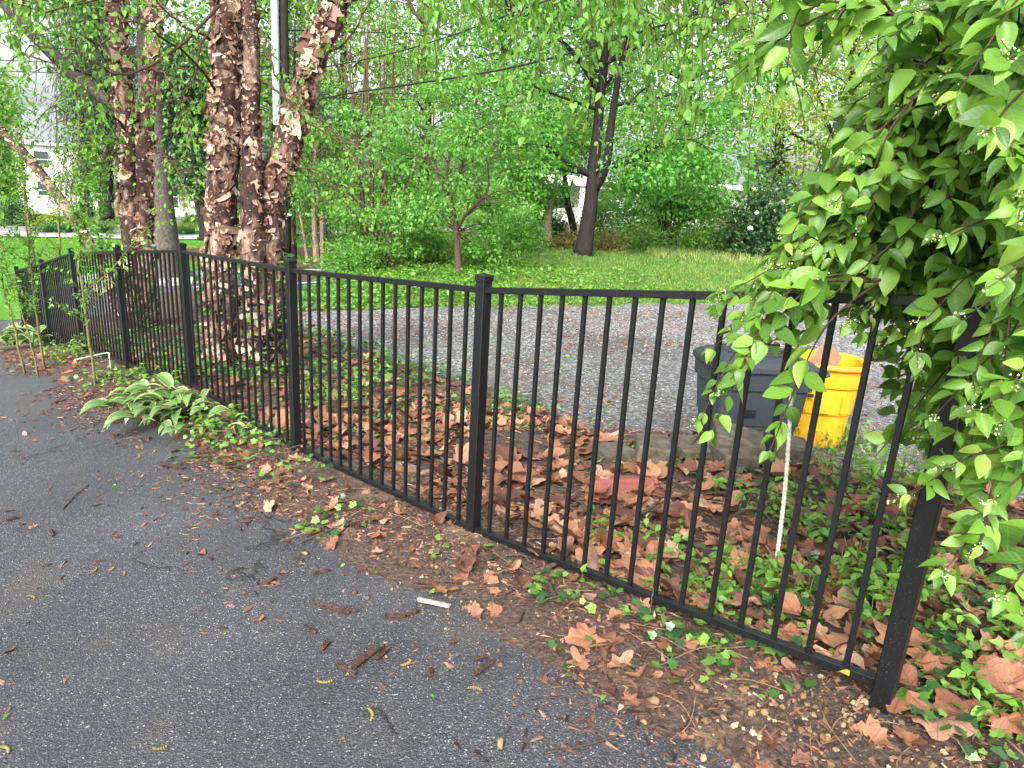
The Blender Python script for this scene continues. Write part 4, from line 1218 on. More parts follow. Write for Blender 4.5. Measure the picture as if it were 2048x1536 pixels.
    crown_tree('sycamore_tree', 'massive mottled grey sycamore trunk behind the twin-stemmed birch', gp(334, 565), sp, [rpx(w, Y) for w in (64, 58, 52, 48, 44, 40, 38, 28)],
               clump_region(g, 24, [(-60, -200), (420, -260), (500, -60), (330, 10), (100, 30), (-60, 40)], 14.5, 18), MT['maple_leaf'], MT['grey_bark'], 32, 5000, .14,
               [(path([(312, 300), (265, 235, 16.2), (205, 195, 16), (140, 140, 15.6), (70, 70, 15.2), (-20, -30, 14.8)], Y), rpx(20, Y), rpx(30, Y) * .8), (path([(70, 70, 15.2), (40, 0, 15), (50, -90, 14.8)], Y), rpx(14, Y), rpx(9, Y))], csize=1.1, branch_r=.04, droop=.4)
build_trees()

# ------------------------------------------------------------------ woodland behind everything
def build_woods():
    g = np.random.default_rng(77)
    spec = []
    # individual far trees: px, base py, top py, width px, Y, mat, label
    rows = [(560, 455, -120, 200, 40, 'wood_leaf', 'tall green tree in the wood behind the utility pole'),
            (690, 465, -160, 220, 42, 'wood_leaf', 'full green tree in the wood behind the bronze shrub'),
            (850, 460, -200, 240, 44, 'wood_leaf', 'broad green tree in the wood above the small orange-barked tree'),
            (1010, 455, -160, 230, 41, 'wood_leaf', 'leafy tree in the wood left of the white house'),
            (1180, 440, -140, 260, 46, 'wood_leaf', 'large tree in the wood behind the white house'),
            (1370, 450, -80, 240, 44, 'wood_leaf', 'tall green tree in the wood behind the many-stemmed shrub'),
            (1560, 455, -60, 190, 46, 'wood_leaf', 'green tree in the wood just left of the yellow-green tree'),
            (1780, 470, -120, 260, 42, 'wood_leaf', 'tree in the wood behind the big near shrub'),
            (1980, 480, -120, 240, 40, 'wood_leaf', 'tree in the wood hidden by the big near shrub'),
            (450, 440, -150, 200, 44, 'wood_leaf', 'tree in the wood between the near birch stems and the dark evergreen'),
            (-20, 440, 150, 70, 46, 'wood_leaf', 'green tree at the far end of the street beside the white house')]
    for k, (px, by, ty, w, Y, m, lab) in enumerate(rows):
        cl = []
        for q in range(84):
            t = g.random(); wd = w * .62 * (1 - .55 * abs(t - .45) * 1.5)
            cl.append(at(px + g.uniform(-1, 1) * wd, by - 20 - t * (by - ty), Y + g.uniform(-3, 3)))
        crown_tree('woodland_tree', lab, at(px, by, Y), path([(px, by + 12), (px + g.uniform(-8, 8), (by + ty) / 2), (px + g.uniform(-15, 15), ty)], Y), [rpx(24, Y), rpx(15, Y), rpx(3, Y)], np.array(cl), MT[m], MT['dark_bark'], 200 + k, 7500, .27, csize=1.7, flat=.75, branch_r=.06, droop=.3, group='woodland trees')
    # undergrowth
    P = []
    for q in range(420):
        px = g.uniform(430, 2040); Y = g.uniform(30, 40)
        b = at(px, 470, Y); P.append([b[0], b[1], float(gz(b[0], b[1])) + g.uniform(.1, 2.4) * g.random()])
    P = np.array(P); n = 20000
    ci = g.integers(0, len(P), n)
    keep = ~((P[ci][:, 0] > .5) & (P[ci][:, 0] < 11) & (P[ci][:, 1] < 35.5))
    Q = P[ci] + g.normal(0, .55, (n, 3)); Q = Q[keep]; n = len(Q)
    lb = MB(); scatter_mb(lb, DIAMOND, Q, frames(nrm(g.normal(0, 1, (n, 3))), nrm(np.array([0, 0, 1]) + g.normal(0, .6, (n, 3)))), .22 * g.uniform(.6, 1.3, n))
    lb.build('undergrowth', MT['wood_leaf'], kind='stuff', label='green undergrowth along the edge of the wood', cat='undergrowth')
build_woods()
# ------------------------------------------------------------------ the big near shrub at the right
def build_big_shrub():
    g = np.random.default_rng(303)
    base = np.array([2.25, 2.35, float(gz(2.25, 2.35)) - .03])
    root = thing('flowering_shrub', base, 'big arching shrub with large fresh green leaves and pale flower buds overhanging the fence end', 'shrub')
    mb = MB(); leaves = []; buds = []
    # main stems: base -> crown points
    hubs = []
    for k in range(11):
        top = at(g.uniform(1830, 2250), g.uniform(-150, 760), g.uniform(1.75, 2.7))
        b0 = base + [g.normal(0, .10), g.normal(0, .10), 0]
        mid = (b0 + top) / 2 + np.array([g.uniform(0, .25), g.uniform(-.1, .2), .15])
        C = bough(mb, [b0, mid, top], .014, .005, 16, 7, g, .008)
        hubs += list(C[5:])
    hubs = np.array(hubs)
    def shoot(tip, bow=.12, r=.0042, leafy=.62, lsz=(.056, .098), start=None, step=.04, bud=.5):
        tip = np.asarray(tip, float)
        if start is None:
            d = np.linalg.norm(hubs - tip, axis=1)
            d = d + .6 * np.maximum(0, tip[0] - hubs[:, 0] + .1)
            c = np.argsort(d)[:14]; s0 = hubs[c[g.integers(0, len(c))]]
        else: s0 = np.asarray(start, float)
        L = np.linalg.norm(tip - s0)
        mid = (s0 + tip) / 2 + np.array([0, 0, bow * L + g.uniform(-.02, .06)]) + g.normal(0, .03, 3)
        C = curve([s0, mid, tip], 18)
        add_tube(mb, C, np.linspace(r, r * .35, len(C)), 5, False)
        ll = np.concatenate([[0], np.cumsum(np.linalg.norm(np.diff(C, axis=0), axis=1))]); T = nrm(np.gradient(C, axis=0))
        a0 = max(ll[-1] * (1 - leafy), ll[-1] - .85)
        p = a0; flip = g.random() < .5
        while p < ll[-1]:
            i = min(np.searchsorted(ll, p), len(C) - 1)
            t = T[i]; side = nrm(np.cross(t, [0, 0, 1.0]) + g.normal(0, .15, 3)); upv = np.cross(side, t)
            frac = (p - a0) / max(1e-6, ll[-1] - a0)
            for sgn in (-1, 1):
                if g.random() < .12: continue
                w = side if not flip else nrm(side * .5 + upv * .6)
                d = nrm(t * g.uniform(.45, 1.0) + sgn * w * .75 + np.array([-.08, 0, -.22]) + g.normal(0, .25, 3))
                nn = nrm(np.array([-.15, -.55, .8]) + g.normal(0, .42, 3))
                sz = g.uniform(*lsz) * (1.0 - .45 * frac) * (1.18 if frac < .5 else 1)
                leaves.append((C[i] + d * .006, d, nn, sz))
            flip = not flip; p += step * g.uniform(.7, 1.35)
        leaves.append((tip, nrm(T[-1] + [0, 0, -.3]), nrm(np.array([0, -.3, 1]) + g.normal(0, .3, 3)), g.uniform(*lsz) * .55))
        if g.random() < bud: buds.append((tip, nrm(T[-1] + g.normal(0, .3, 3) + [0, 0, .15])))
    def inpoly(q, poly):
        c = False; j = len(poly) - 1
        for i in range(len(poly)):
            if (poly[i][1] > q[1]) != (poly[j][1] > q[1]) and q[0] < (poly[j][0] - poly[i][0]) * (q[1] - poly[i][1]) / (poly[j][1] - poly[i][1]) + poly[i][0]: c = not c
            j = i
        return c
    solid = [(1760, 60), (1880, -60), (2200, -60), (2200, 1080), (2010, 1010), (1930, 960), (1850, 900), (1810, 770), (1750, 700), (1650, 650), (1540, 620), (1500, 580), (1560, 500), (1610, 400), (1660, 280), (1710, 170)]
    n = 0
    while n < 360:
        q = (g.uniform(1540, 2200), g.uniform(-60, 1080))
        if not inpoly(q, solid): continue
        near = sst(1650, 2050, q[0])
        Y = g.uniform(1.75, 2.5) * (1 - near) + near * g.uniform(1.25, 2.35)
        shoot(at(q[0], q[1], Y), g.uniform(.02, .2)); n += 1
    # outward sprays that shape the edge on the left
    for (px, py, Y) in ((1610, 470, 2.0), (1660, 330, 2.1), (1700, 230, 2.1), (1640, 400, 2.3), (1560, 520, 1.9), (1530, 560, 1.85), (1490, 590, 1.8), (1470, 650, 1.8), (1500, 690, 1.9), (1580, 560, 2.2), (1620, 600, 1.7), (1560, 640, 1.7), (1520, 740, 1.85), (1600, 690, 1.9), (1590, 530, 1.9), (1660, 520, 1.8), (1700, 640, 1.8), (1730, 880, 1.75), (1720, 300, 1.9), (1760, 150, 1.9), (1690, 430, 1.7), (1540, 600, 2.2), (1480, 560, 2.1), (1455, 620, 1.95)):
        for _ in range(3 if py < 600 else 1): shoot(at(px + g.normal(0, 28), py + g.normal(0, 26), Y + g.normal(0, .08)), g.uniform(.05, .2), leafy=.75)
    # the long low shoot that hangs down in front of the pickets
    s1 = at(1760, 560, 1.75)
    shoot(at(1425, 860, 1.62), .22, .005, .8, start=s1); shoot(at(1460, 760, 1.64), .2, .004, .7, start=s1); shoot(at(1540, 900, 1.7), .2, .004, .7, start=s1)
    shoot(at(1400, 840, 1.66), .1, .003, .9, (.04, .06), start=at(1560, 690, 1.7))
    # the high arching shoots across the top
    s2 = at(2010, 60, 1.9)
    A = [at(1900, 70, 1.9), at(1790, 30, 1.85), at(1700, 5, 1.8)]
    bough(mb, [s2] + A, .006, .004, 14, 5, g, .003)
    for (px, py, Y, st) in ((1450, 170, 1.9, A[2]), (1470, 110, 1.85, A[2]), (1520, 60, 1.85, A[2]), (1570, 170, 1.8, at(1640, 10, 1.82)), (1560, 20, 1.95, A[2]), (1620, 120, 1.85, A[1]), (1640, 60, 1.8, A[1]), (1490, 30, 2.0, A[2]), (1680, 90, 1.8, A[1]), (1740, 120, 1.75, A[0])):
        shoot(at(px, py, Y), g.uniform(.05, .2), .0035, .85, start=st)
    # big close leaves low at the right
    for (px, py, Y) in ((1890, 1140, 1.3), (2010, 1190, 1.15), (1960, 1090, 1.3), (2060, 1260, 1.12), (1960, 820, 1.3), (2030, 760, 1.25), (1900, 930, 1.4), (1990, 1000, 1.35), (1930, 640, 1.35), (2000, 560, 1.2), (2040, 420, 1.2), (1980, 260, 1.2), (2030, 120, 1.15), (1920, 180, 1.3), (1820, 990, 1.45), (1900, 470, 1.35), (1850, 640, 1.5), (1870, 830, 1.5)):
        shoot(at(px, py, Y), g.uniform(.02, .12), .004, .7, (.07, .098), start=at(px + g.uniform(150, 320), py + g.uniform(-160, 60), Y + .25), step=.05, bud=.9)
    for q in range(1500):
        px_, py_ = g.uniform(1780, 2200), g.uniform(-60, 900)
        leaves.append((at(px_, py_, g.uniform(2.0, 3.0)), nrm(g.normal(0, .6, 3) + [-.3, -.2, -.3]), nrm(np.array([-.1, -.6, .7]) + g.normal(0, .4, 3)), g.uniform(.06, .10)))
    mb.build('branches', MT['twig'], root, smooth=True)
    P = np.array([l[0] for l in leaves]); D = np.array([l[1] for l in leaves]); Nn = np.array([l[2] for l in leaves]); S = np.array([l[3] for l in leaves])
    Mx = frames(D, Nn)
    a, b, w = proj(P + D * S[:, None] * .5)
    inside = (a > -20) & (a < 2068) & (b > -20) & (b < 1556)
    score = np.where(inside, S / w * np.abs((Mx[:, :, 2] * nrm(np.array([0, 0, CAMZ]) - P)).sum(1)) * np.where(w < 1.9, 1.3, 1), 0)
    order = np.argsort(-score); big, rest = order[:300], order[300:]
    me = [make_mesh('leaf', t[0], t[1], MT['shrub_leaf'], smooth=True, lp=t[0]) for t in BIGLEAF]
    for q in big:
        m = np.eye(4); m[:3, :3] = Mx[q] * S[q]; m[:3, 3] = P[q]
        link_piece('leaf', me[g.integers(0, len(me))], m, root)
    lb = MB(); scatter_mb(lb, BIGLEAF_LOW, P[rest], Mx[rest], S[rest]); lb.build('foliage', MT['shrub_leaf'], root, smooth=True, kind='stuff')
    bb = MB(); st = MB()
    for p, d in buds:
        L = g.uniform(.03, .06); e = p + d * L
        add_tube(st, np.array([p, (p + e) / 2, e]), [.0012, .001, .0006], 4, False)
        k = g.integers(9, 18)
        t = g.random(k); pos = p + d * L * t[:, None] * 1.05 + rand_dirs(k, g) * (.004 + .009 * (1 - t))[:, None]
        V, F, fm = scatter(OCTA, pos, np.tile(np.eye(3), (k, 1, 1)), np.column_stack([np.full(k, .0021)] * 3) * g.uniform(.7, 1.4, (k, 1)))
        bb.add(V, F)
    bb.build('flower_buds', MT['bud'], root, smooth=True, kind='stuff'); st.build('bud_stalks', MT['green_twig'], root, kind='stuff')
    print('shrub leaves', len(leaves))
build_big_shrub()

# ------------------------------------------------------------------ thin saplings at the left
def sapling(label, pts, Y, r0, ntw, seed, leaf=.045, dens=1.0, mat='green_twig', group='thin saplings beside the far fence'):
    g = np.random.default_rng(seed)
    P = path(pts, Y); P[0][2] = float(top_z(P[0][0], P[0][1])) - .03
    root = thing('sapling', P[0], label, 'sapling', group)
    mb = MB(); C = curve(P, 24); C[2:] += g.normal(0, .006, (len(C) - 2, 3))
    add_tube(mb, C, np.linspace(r0, r0 * .3, len(C)), 7)
    starts = []
    for k in range(ntw):
        i = g.integers(int(len(C) * .22), len(C)); a = g.uniform(0, 6.28)
        d = np.array([math.cos(a) * .8, math.sin(a) * .8, g.uniform(.3, 1.1)]); L = g.uniform(.15, .5) * (1.25 - i / len(C))
        e = C[i] + nrm(d) * L
        B = curve([C[i], (C[i] + e) / 2 + g.normal(0, .02, 3), e], 7); add_tube(mb, B, np.linspace(r0 * .28, r0 * .1, len(B)), 4, False)
        for q in range(len(B)):
            for _ in range(1): starts.append((B[q], d))
    mb.build('stem', MT[mat], root, smooth=True)
    n = int(len(starts) * 2.6 * dens); k = g.integers(0, len(starts), n)
    Q = np.array([starts[i][0] for i in k]) + g.normal(0, .012, (n, 3)); D = nrm(np.array([starts[i][1] for i in k]) * .5 + g.normal(0, .7, (n, 3)))
    lb = MB(); scatter_mb(lb, WEEDLEAF, Q, frames(D, nrm(np.array([0, 0, 1]) + g.normal(0, .5, (n, 3)))), leaf * g.uniform(.5, 1.2, n))
    lb.build('leaves', MT['birch_leaf'], root, kind='stuff')
sapling('straight pale sapling standing in front of the third panel from the far end', [(188, 742), (180, 690), (172, 630), (164, 560), (158, 500), (154, 430), (152, 350), (160, 270), (150, 180)], 5.85, .013, 46, 1)
sapling('sapling rising beside the far hosta, nearest the second post from the end', [(84, 702), (75, 640), (66, 570), (58, 500), (52, 440), (48, 360), (30, 250)], 6.9, .014, 40, 2)
sapling('pale bare-based sapling behind the fence with a narrow upright stem', [(116, 640), (117, 560), (119, 500), (118, 440), (122, 380), (130, 290)], 9.6, .020, 30, 3)
sapling('slanting grey sapling beyond the far fence panel', [(78, 620), (70, 545), (62, 480), (54, 420), (45, 340), (40, 240)], 10.6, .030, 30, 4)
sapling('leftmost twiggy sapling growing at the edge of the driveway', [(42, 690), (25, 640), (8, 580), (-5, 500), (-10, 400), (5, 300)], 6.6, .012, 44, 5, .05)
sapling('short leaning sapling crossing in front of the last fence panel', [(70, 700), (45, 630), (20, 560), (5, 500), (-20, 430)], 6.4, .009, 24, 6, .045)
sapling('leafy sapling behind the fence left of the twin-stemmed birch', [(196, 600), (197, 540), (199, 470), (198, 400), (200, 330), (190, 260)], 9.4, .014, 60, 7, .06, 1.3)

def long_twig():
    g = np.random.default_rng(9)
    P = path([(166, 585), (200, 560), (235, 525), (280, 470), (340, 420), (390, 370)], 5.7)
    root = thing('leafy_branch', P[0], 'long slender leafy branch slanting up across the fence in front of the birches', 'branch')
    mb = MB(); C = curve(P, 24); add_tube(mb, C, np.linspace(.007, .002, len(C)), 5)
    n = 110; k = g.integers(2, len(C), n)
    for i in range(3, len(C), 2):
        e = C[i] + nrm(g.normal(0, 1, 3) + [0.5, 0, .5]) * g.uniform(.08, .2); add_tube(mb, np.array([C[i], (C[i] + e) / 2, e]), [.002, .0015, .001], 4, False)
    mb.build('stem', MT['green_twig'], root)
    lb = MB(); scatter_mb(lb, WEEDLEAF, C[k] + g.normal(0, .045, (n, 3)), frames(nrm(g.normal(0, 1, (n, 3)) + [.4, 0, 0]), nrm(np.array([0, -.2, 1]) + g.normal(0, .5, (n, 3)))), .05 * g.uniform(.5, 1.2, n))
    lb.build('leaves', MT['birch_leaf'], root, kind='stuff')
long_twig()

# ------------------------------------------------------------------ hostas
def hosta_temp(seed):
    g = np.random.default_rng(seed)
    rows, cols = 7, 6; V = []; F = []; fm = []
    for i in range(rows + 1):
        t = i / rows
        w = .38 * (math.sin(math.pi * t ** .72) ** .8 if 0 < t < 1 else .03)
        if t < .12: w = .05
        for j in range(cols + 1):
            s = (j / cols) * 2 - 1; s2 = np.sign(s) * abs(s) ** .28 if abs(s) < .9 else s
            V.append([s2 * w / 2, t * .95 - .2 * t ** 3, .20 * math.sin(t * 2.3) - .36 * t * t + abs(s) * w * .22 + .018 * math.sin(s * 9 + t * 3 + seed)])
    for i in range(rows):
        for j in range(cols):
            a = i * (cols + 1) + j; F.append([a, a + 1, a + cols + 2, a + cols + 1]); fm.append(1 if j in (0, cols - 1) else 0)
    return np.array(V), np.array(F), np.array(fm)
HT = [hosta_temp(k) for k in range(4)]
HM = [make_mesh('leaf', t[0], t[1], [MT['hosta'], MT['hosta_edge']], t[2], True) for t in HT]

def hosta(label, c, n, L, seed, aim, wide=1.6, lie=.15):
    g = np.random.default_rng(seed)
    c = np.array(c, float); c[2] = float(top_z(c[0], c[1]))
    root = thing('hosta_plant', c, label, 'hosta', 'hostas along the driveway edge')
    for k in range(n):
        a = aim + g.normal(0, wide); tilt = g.uniform(lie, lie + .55)
        d = nrm(np.array([math.cos(a) * math.cos(tilt), math.sin(a) * math.cos(tilt), math.sin(tilt)]))
        nn = nrm(np.array([0, 0, 1.0]) - d * .2 + g.normal(0, .2, 3)); sz = L * g.uniform(.6, 1.15)
        m = np.eye(4); m[:3, :3] = frames(d[None], nn[None])[0] * np.array([g.uniform(.7, 1.0), 1, 1]) * sz
        m[:3, 3] = c + np.array([g.normal(0, .15), g.normal(0, .10), .03 + .08 * g.random()]) + d * g.uniform(-.02, .14)
        link_piece('leaf', HM[k % 4], m, root)
h1 = gp(345, 838)
hosta('variegated hosta with flopping cream-edged leaves in front of the fence', h1, 105, .26, 3, math.atan2(-.75, -.7), .8, .0)
hosta('small straggling hosta offshoot with a few cream-edged leaves under the fence', gp(405, 868), 9, .2, 4, -1.2, 1.2, -.05)
hosta('variegated hosta at the far end of the fence beside the saplings', gp(45, 700), 40, .42, 5, math.atan2(-.5, -1), 1.6, .25)

# ------------------------------------------------------------------ things behind the fence
def block(label, px, py, size, yaw, pitch=0, roll=0, lift=0, name='stone_block', group='concrete edging blocks', mat=None, Y=None):
    p = gp(px, py) if Y is None else at(px, py, Y)
    cy, sy_ = math.cos(yaw), math.sin(yaw)
    R = rotz(yaw) @ np.array([[math.cos(pitch), 0, math.sin(pitch)], [0, 1, 0], [-math.sin(pitch), 0, math.cos(pitch)]]) @ np.array([[1, 0, 0], [0, math.cos(roll), -math.sin(roll)], [0, math.sin(roll), math.cos(roll)]])
    V, Q, T = bevel_box((0, 0, 0), size, .008, R, .004, int(px))
    c = p + [0, 0, size[2] / 2 + lift]
    mk(name, V + c, [T, Q], mat or MT['block'], label=label, cat='block', group=group, origin=c - [0, 0, size[2] / 2])
MT['block'] = plain('rough_concrete', (.085, .075, .055), .9, .2, 14, .5, 90, .8)
MT['clay'] = plain('red_clay', (.20, .065, .05), .75, .3, 12, .2, 60, .3)
def edging(label, x0, x1, ytop, Y, dep, yaw, pitch=0.0, roll=0.0, tall=None):
    lift = .06 + (4.8 - Y) * .8 if tall is None else .16
    Y = 3.6
    while Y < 5.0:
        pm_ = at((x0 + x1) / 2, ytop, Y)
        if pm_[2] - float(top_z(pm_[0], pm_[1])) < lift: break
        Y += .02
    w = (x1 - x0) / FPX * Y * 1.02
    c = pm_ + np.array([0, dep / 2, 0]); zg = float(gz(c[0], c[1]))
    h = tall or max(.18, pm_[2] - zg + .06)
    R = rotz(yaw) @ np.array([[math.cos(pitch), 0, math.sin(pitch)], [0, 1, 0], [-math.sin(pitch), 0, math.cos(pitch)]]) @ np.array([[1, 0, 0], [0, math.cos(roll), -math.sin(roll)], [0, math.sin(roll), math.cos(roll)]])
    V, Q, T = bevel_box((0, 0, 0), (w, dep, h), .010, R, .005, int(x0))
    c[2] = pm_[2] - h / 2
    mk('stone_block', V + c, [T, Q], MT['block'], label=label, cat='block', group='concrete edging blocks', origin=c - [0, 0, h / 2])
edging('flat concrete block at the left end of the low edging', 1198, 1270, 910, 4.78, .24, .30)
edging('second concrete block of the low edging beside the gravel', 1278, 1352, 898, 4.74, .28, -.10, .05)
edging('third concrete block in the edging at the foot of the grey bin', 1362, 1434, 900, 4.77, .26, .14, -.03)
edging('tilted concrete block on top of the edging in front of the grey bin', 1440, 1545, 882, 4.66, .30, -.22, .17, .06, .13)
edging('wide concrete block supporting the tilted one', 1446, 1520, 914, 4.74, .26, .10)
edging('concrete block in the edging right of the tilted one', 1556, 1636, 898, 4.72, .26, -.12, .06)
def clay_brick():
    p = gp(1240, 995); mb = MB(); R = rotz(.22) @ np.array([[1, 0, 0], [0, .96, .26], [0, -.26, .96]])
    # flat clay edging tile with a rounded, hollow end
    V, Q, T = bevel_box((0, 0, .055), (.34, .15, .11), .012, None, .002, 3); mb.add(V @ R.T, Q); mb.F.setdefault(3, []).append(T); mb.M.setdefault(3, []).append(np.zeros(len(T), int))
    a = np.linspace(-.5 * math.pi, .5 * math.pi, 9)
    for r0, r1 in ((.055, .042),):
        rows = []
        for t in a: rows.append([.171 + .012 * 0, r0 * math.sin(t) * 1.25, .055 + r0 * math.cos(t) * 0 + .0])
    C = np.array([[.172, 0, .055], [.200, 0, .055]])
    Vt, Qt, Tt = tube(C, [.056, .060], 16, False); mb.add(Vt @ R.T, Qt)
    Vt, Qt, Tt = tube(C[::-1], [.044, .046], 16, False); mb.add(Vt @ R.T, Qt)
    V, F, fm = mb.get()
    mk('clay_tile', V + p, F, MT['clay'], label='broken red clay drain tile lying among dead leaves behind the fence', cat='tile', origin=p)
clay_brick()

MT['rebar'] = plain('whitewashed_steel', (.58, .55, .48), .6, .4, 25, .3, 160, .5)
def rebar():
    b = at(1545, 1172, 2.5); t = at(1582, 792, 2.55)
    n = 120; C = np.array([b + (t - b) * k / (n - 1) for k in range(n)]); C += np.outer(np.sin(np.linspace(0, 3.1, n)), [.012, 0, 0])
    r = .0075 + .0016 * ((np.arange(n) % 3) == 0)
    V, Q, T = tube(C, r, 10)
    mk('rebar_stake', V, [T, Q], MT['rebar'], label='thin pale ribbed steel stake standing upright behind the fence pickets', cat='stake', origin=b)
rebar()

MT['bin_grey'] = plain('grey_plastic', (.026, .034, .038), .5, .45, 30, .12, 300, .12)
MT['bin_lid'] = plain('charcoal_plastic', (.022, .025, .032), .42, .5, 30, .1, 300, .1)
MT['bin_yellow'] = plain('yellow_plastic', (.60, .30, .010), .45, .45, 8, .1, 200, .08)
MT['card'] = plain('brown_cardboard', (.28, .15, .10), .85, .2, 10, .2)
MT['black'] = plain('black_rubber', (.012, .012, .013), .6, .4)

def rrect(w, d, r, n=5):
    out = []
    for (cx, cy, a0) in ((w / 2 - r, d / 2 - r, 0), (-w / 2 + r, d / 2 - r, 90), (-w / 2 + r, -d / 2 + r, 180), (w / 2 - r, -d / 2 + r, 270)):
        for k in range(n):
            a = math.radians(a0 + 90 * k / (n - 1)); out.append([cx + r * math.cos(a), cy + r * math.sin(a)])
    return np.array(out)

def loft(mb, prof, cap0=True, cap1=True, m=0):
    """prof: list of (outline(n,2), z)"""
    n = len(prof[0][0]); V = np.concatenate([np.column_stack([o, np.full(n, z)]) for o, z in prof])
    F = [[i * n + j, i * n + (j + 1) % n, (i + 1) * n + (j + 1) % n, (i + 1) * n + j] for i in range(len(prof) - 1) for j in range(n)]
    n0 = mb.n
    mb.add(V, np.array(F), m)
    for flag, off, rev in ((cap0, 0, True), (cap1, (len(prof) - 1) * n, False)):
        if flag:
            idx = np.arange(n) + off + n0
            if rev: idx = idx[::-1]
            mb.F.setdefault(n, []).append(idx[None]); mb.M.setdefault(n, []).append(np.array([m]))

def xform(V, R, p): return np.asarray(V) @ R.T + p

def grey_bin():
    p = at(1480, 900, 5.42); p[2] = float(gz(p[0], p[1])) + .01
    yaw = .10; R = rotz(yaw)
    root = thing('wheeled_bin', p, 'dark grey wheeled bin with closed charcoal lid behind the concrete blocks', 'bin')
    def put(mb, name, mat, par=root, smooth=False):
        V, F, fm = mb.get(); return mk(name, xform(V, R, p), F, mat, par, fm, smooth)
    H = .80
    mb = MB(); prof = []
    for z, w, d in ((0, .58, .46), (.03, .60, .48), (.36, .665, .525), (.365, .685, .545), (.40, .69, .55), (.66, .735, .585), (.665, .775, .62), (.79, .79, .635), (.80, .78, .625)):
        prof.append((rrect(w, d, .06), z))
    loft(mb, prof); put(mb, 'body', MT['bin_grey'])
    # recessed grips / ribs on the long side
    for sx in (-.17, .17):
        b = MB(); V, F = box((sx, -.285, .30), (.20, .03, .03)); b.add(V, F); put(b, 'rib', MT['bin_grey'])
    b = MB()
    for k in range(3):
        V, F = box((-.12, -.300, .505 - k * .022), (.12, .012, .008)); b.add(V, F)
    put(b, 'vent', MT['black'])
    mb = MB()
    prof = [(rrect(.83, .67, .07), .805), (rrect(.84, .68, .07), .815), (rrect(.83, .67, .07), .85), (rrect(.76, .60, .08), .885), (rrect(.60, .46, .08), .915), (rrect(.56, .42, .08), .915), (rrect(.52, .38, .08), .922)]
    loft(mb, prof); lid = put(mb, 'lid', MT['bin_lid'])
    for sy_ in (-.2, -.1, 0, .1, .2):
        b = MB(); V, F = box((-.02, sy_, .921), (.50, .022, .02)); b.add(V, F); put(b, 'lid_ridge', MT['bin_lid'], lid)
    mb = MB(); add_tube(mb, np.array([[.42, -.26, .78], [.50, -.26, .80], [.52, -.22, .80], [.52, .22, .80], [.50, .26, .80], [.42, .26, .78]]), .018, 8); put(mb, 'handle', MT['bin_lid'])
    for sy_ in (-.27, .27):
        mb = MB(); add_tube(mb, np.array([[.36, sy_ - .03, .11], [.36, sy_ + .03, .11]]), .11, 18); put(mb, 'wheel', MT['black'])
grey_bin()

def yellow_bin():
    p = at(1622, 860, 6.0); p[2] = float(gz(p[0], p[1])) + .01
    R = rotz(-.2)
    root = thing('yellow_bin', p, 'open bright yellow plastic tub standing beside the grey bin', 'bin')
    def put(mb, name, mat, par=root, smooth=True):
        V, F, fm = mb.get(); return mk(name, xform(V, R, p), F, mat, par, fm, smooth)
    mb = MB(); prof = []
    for z, w, d in ((0, .48, .46), (.04, .51, .49), (.30, .56, .53), (.32, .585, .555), (.55, .62, .59), (.57, .66, .63), (.74, .68, .65), (.745, .64, .61), (.5, .60, .57), (.32, .55, .52)):
        prof.append((rrect(w, d, w * .40, 9), z))
    loft(mb, prof); put(mb, 'body', MT['bin_yellow'], smooth=False)
    mb = MB(); o = rrect(.70, .67, .28, 12); C = np.column_stack([o, np.full(len(o), .75)]); C = np.concatenate([C, C[:1]]); add_tube(mb, C, .026, 8, False); put(mb, 'rim', MT['bin_yellow'])
    for a in (-2.2, -1.57, -.95):
        b = MB(); V, F = box((.29 * math.cos(a), .285 * math.sin(a), .42), (.10, .05, .16), rotz(a + 1.57)); b.add(V, F); put(b, 'rib', MT['bin_yellow'], smooth=False)
    g = np.random.default_rng(8)
    b = MB()
    for k, (x, z, s) in enumerate(((-.25, .56, .05), (-.17, .55, .04), (-.27, .47, .045), (-.20, .44, .035), (-.13, .49, .03))):
        V, F = box((x, -.318 + .02 * (abs(x) - .13), z), (s * 1.6, .008, s), rotz(.05)); b.add(V, F)
    put(b, 'warning_mark', MT['black'], smooth=False)
    b = MB(); V, F = box((.02, .05, .74), (.26, .02, .26), rotz(.5) @ np.array([[.8, 0, .6], [0, 1, 0], [-.6, 0, .8]])); b.add(V, F)
    V, F, fm = b.get(); mk('cardboard_piece', xform(V, R, p), F, MT['card'], label='folded brown cardboard sticking out of the yellow tub', cat='cardboard', origin=p + [0, 0, .7])
yellow_bin()

def plank():
    p = gp(805, 942); b, Q, T = bevel_box((0, 0, .02), (.55, .11, .035), .004, rotz(-.55), .003, 5)
    mk('board', b + p, [T, Q], MT['plankwood'], label='short weathered grey board half buried in leaves behind the fence', cat='board', origin=p)
MT['plankwood'] = mat_bark('weathered_wood', (.24, .17, .12), 30, .4, .35)
plank()

def hoop():
    b = gp(222, 745); b2 = b + np.array([-.22, -.12, 0]); C = curve([b + [0, 0, -.05], b + [0, 0, .16], b + [-.02, 0, .20], b2 + [.04, 0, .17], b2 + [-.04, -.02, .15]], 20)
    V, Q, T = tube(C, .006, 8); mk('wire_hoop', V, [T, Q], plain('pale_green_wire', (.30, .42, .36), .4), label='bent pale green wire hoop stuck in the bed near the third post', cat='wire hoop', origin=b)
hoop()

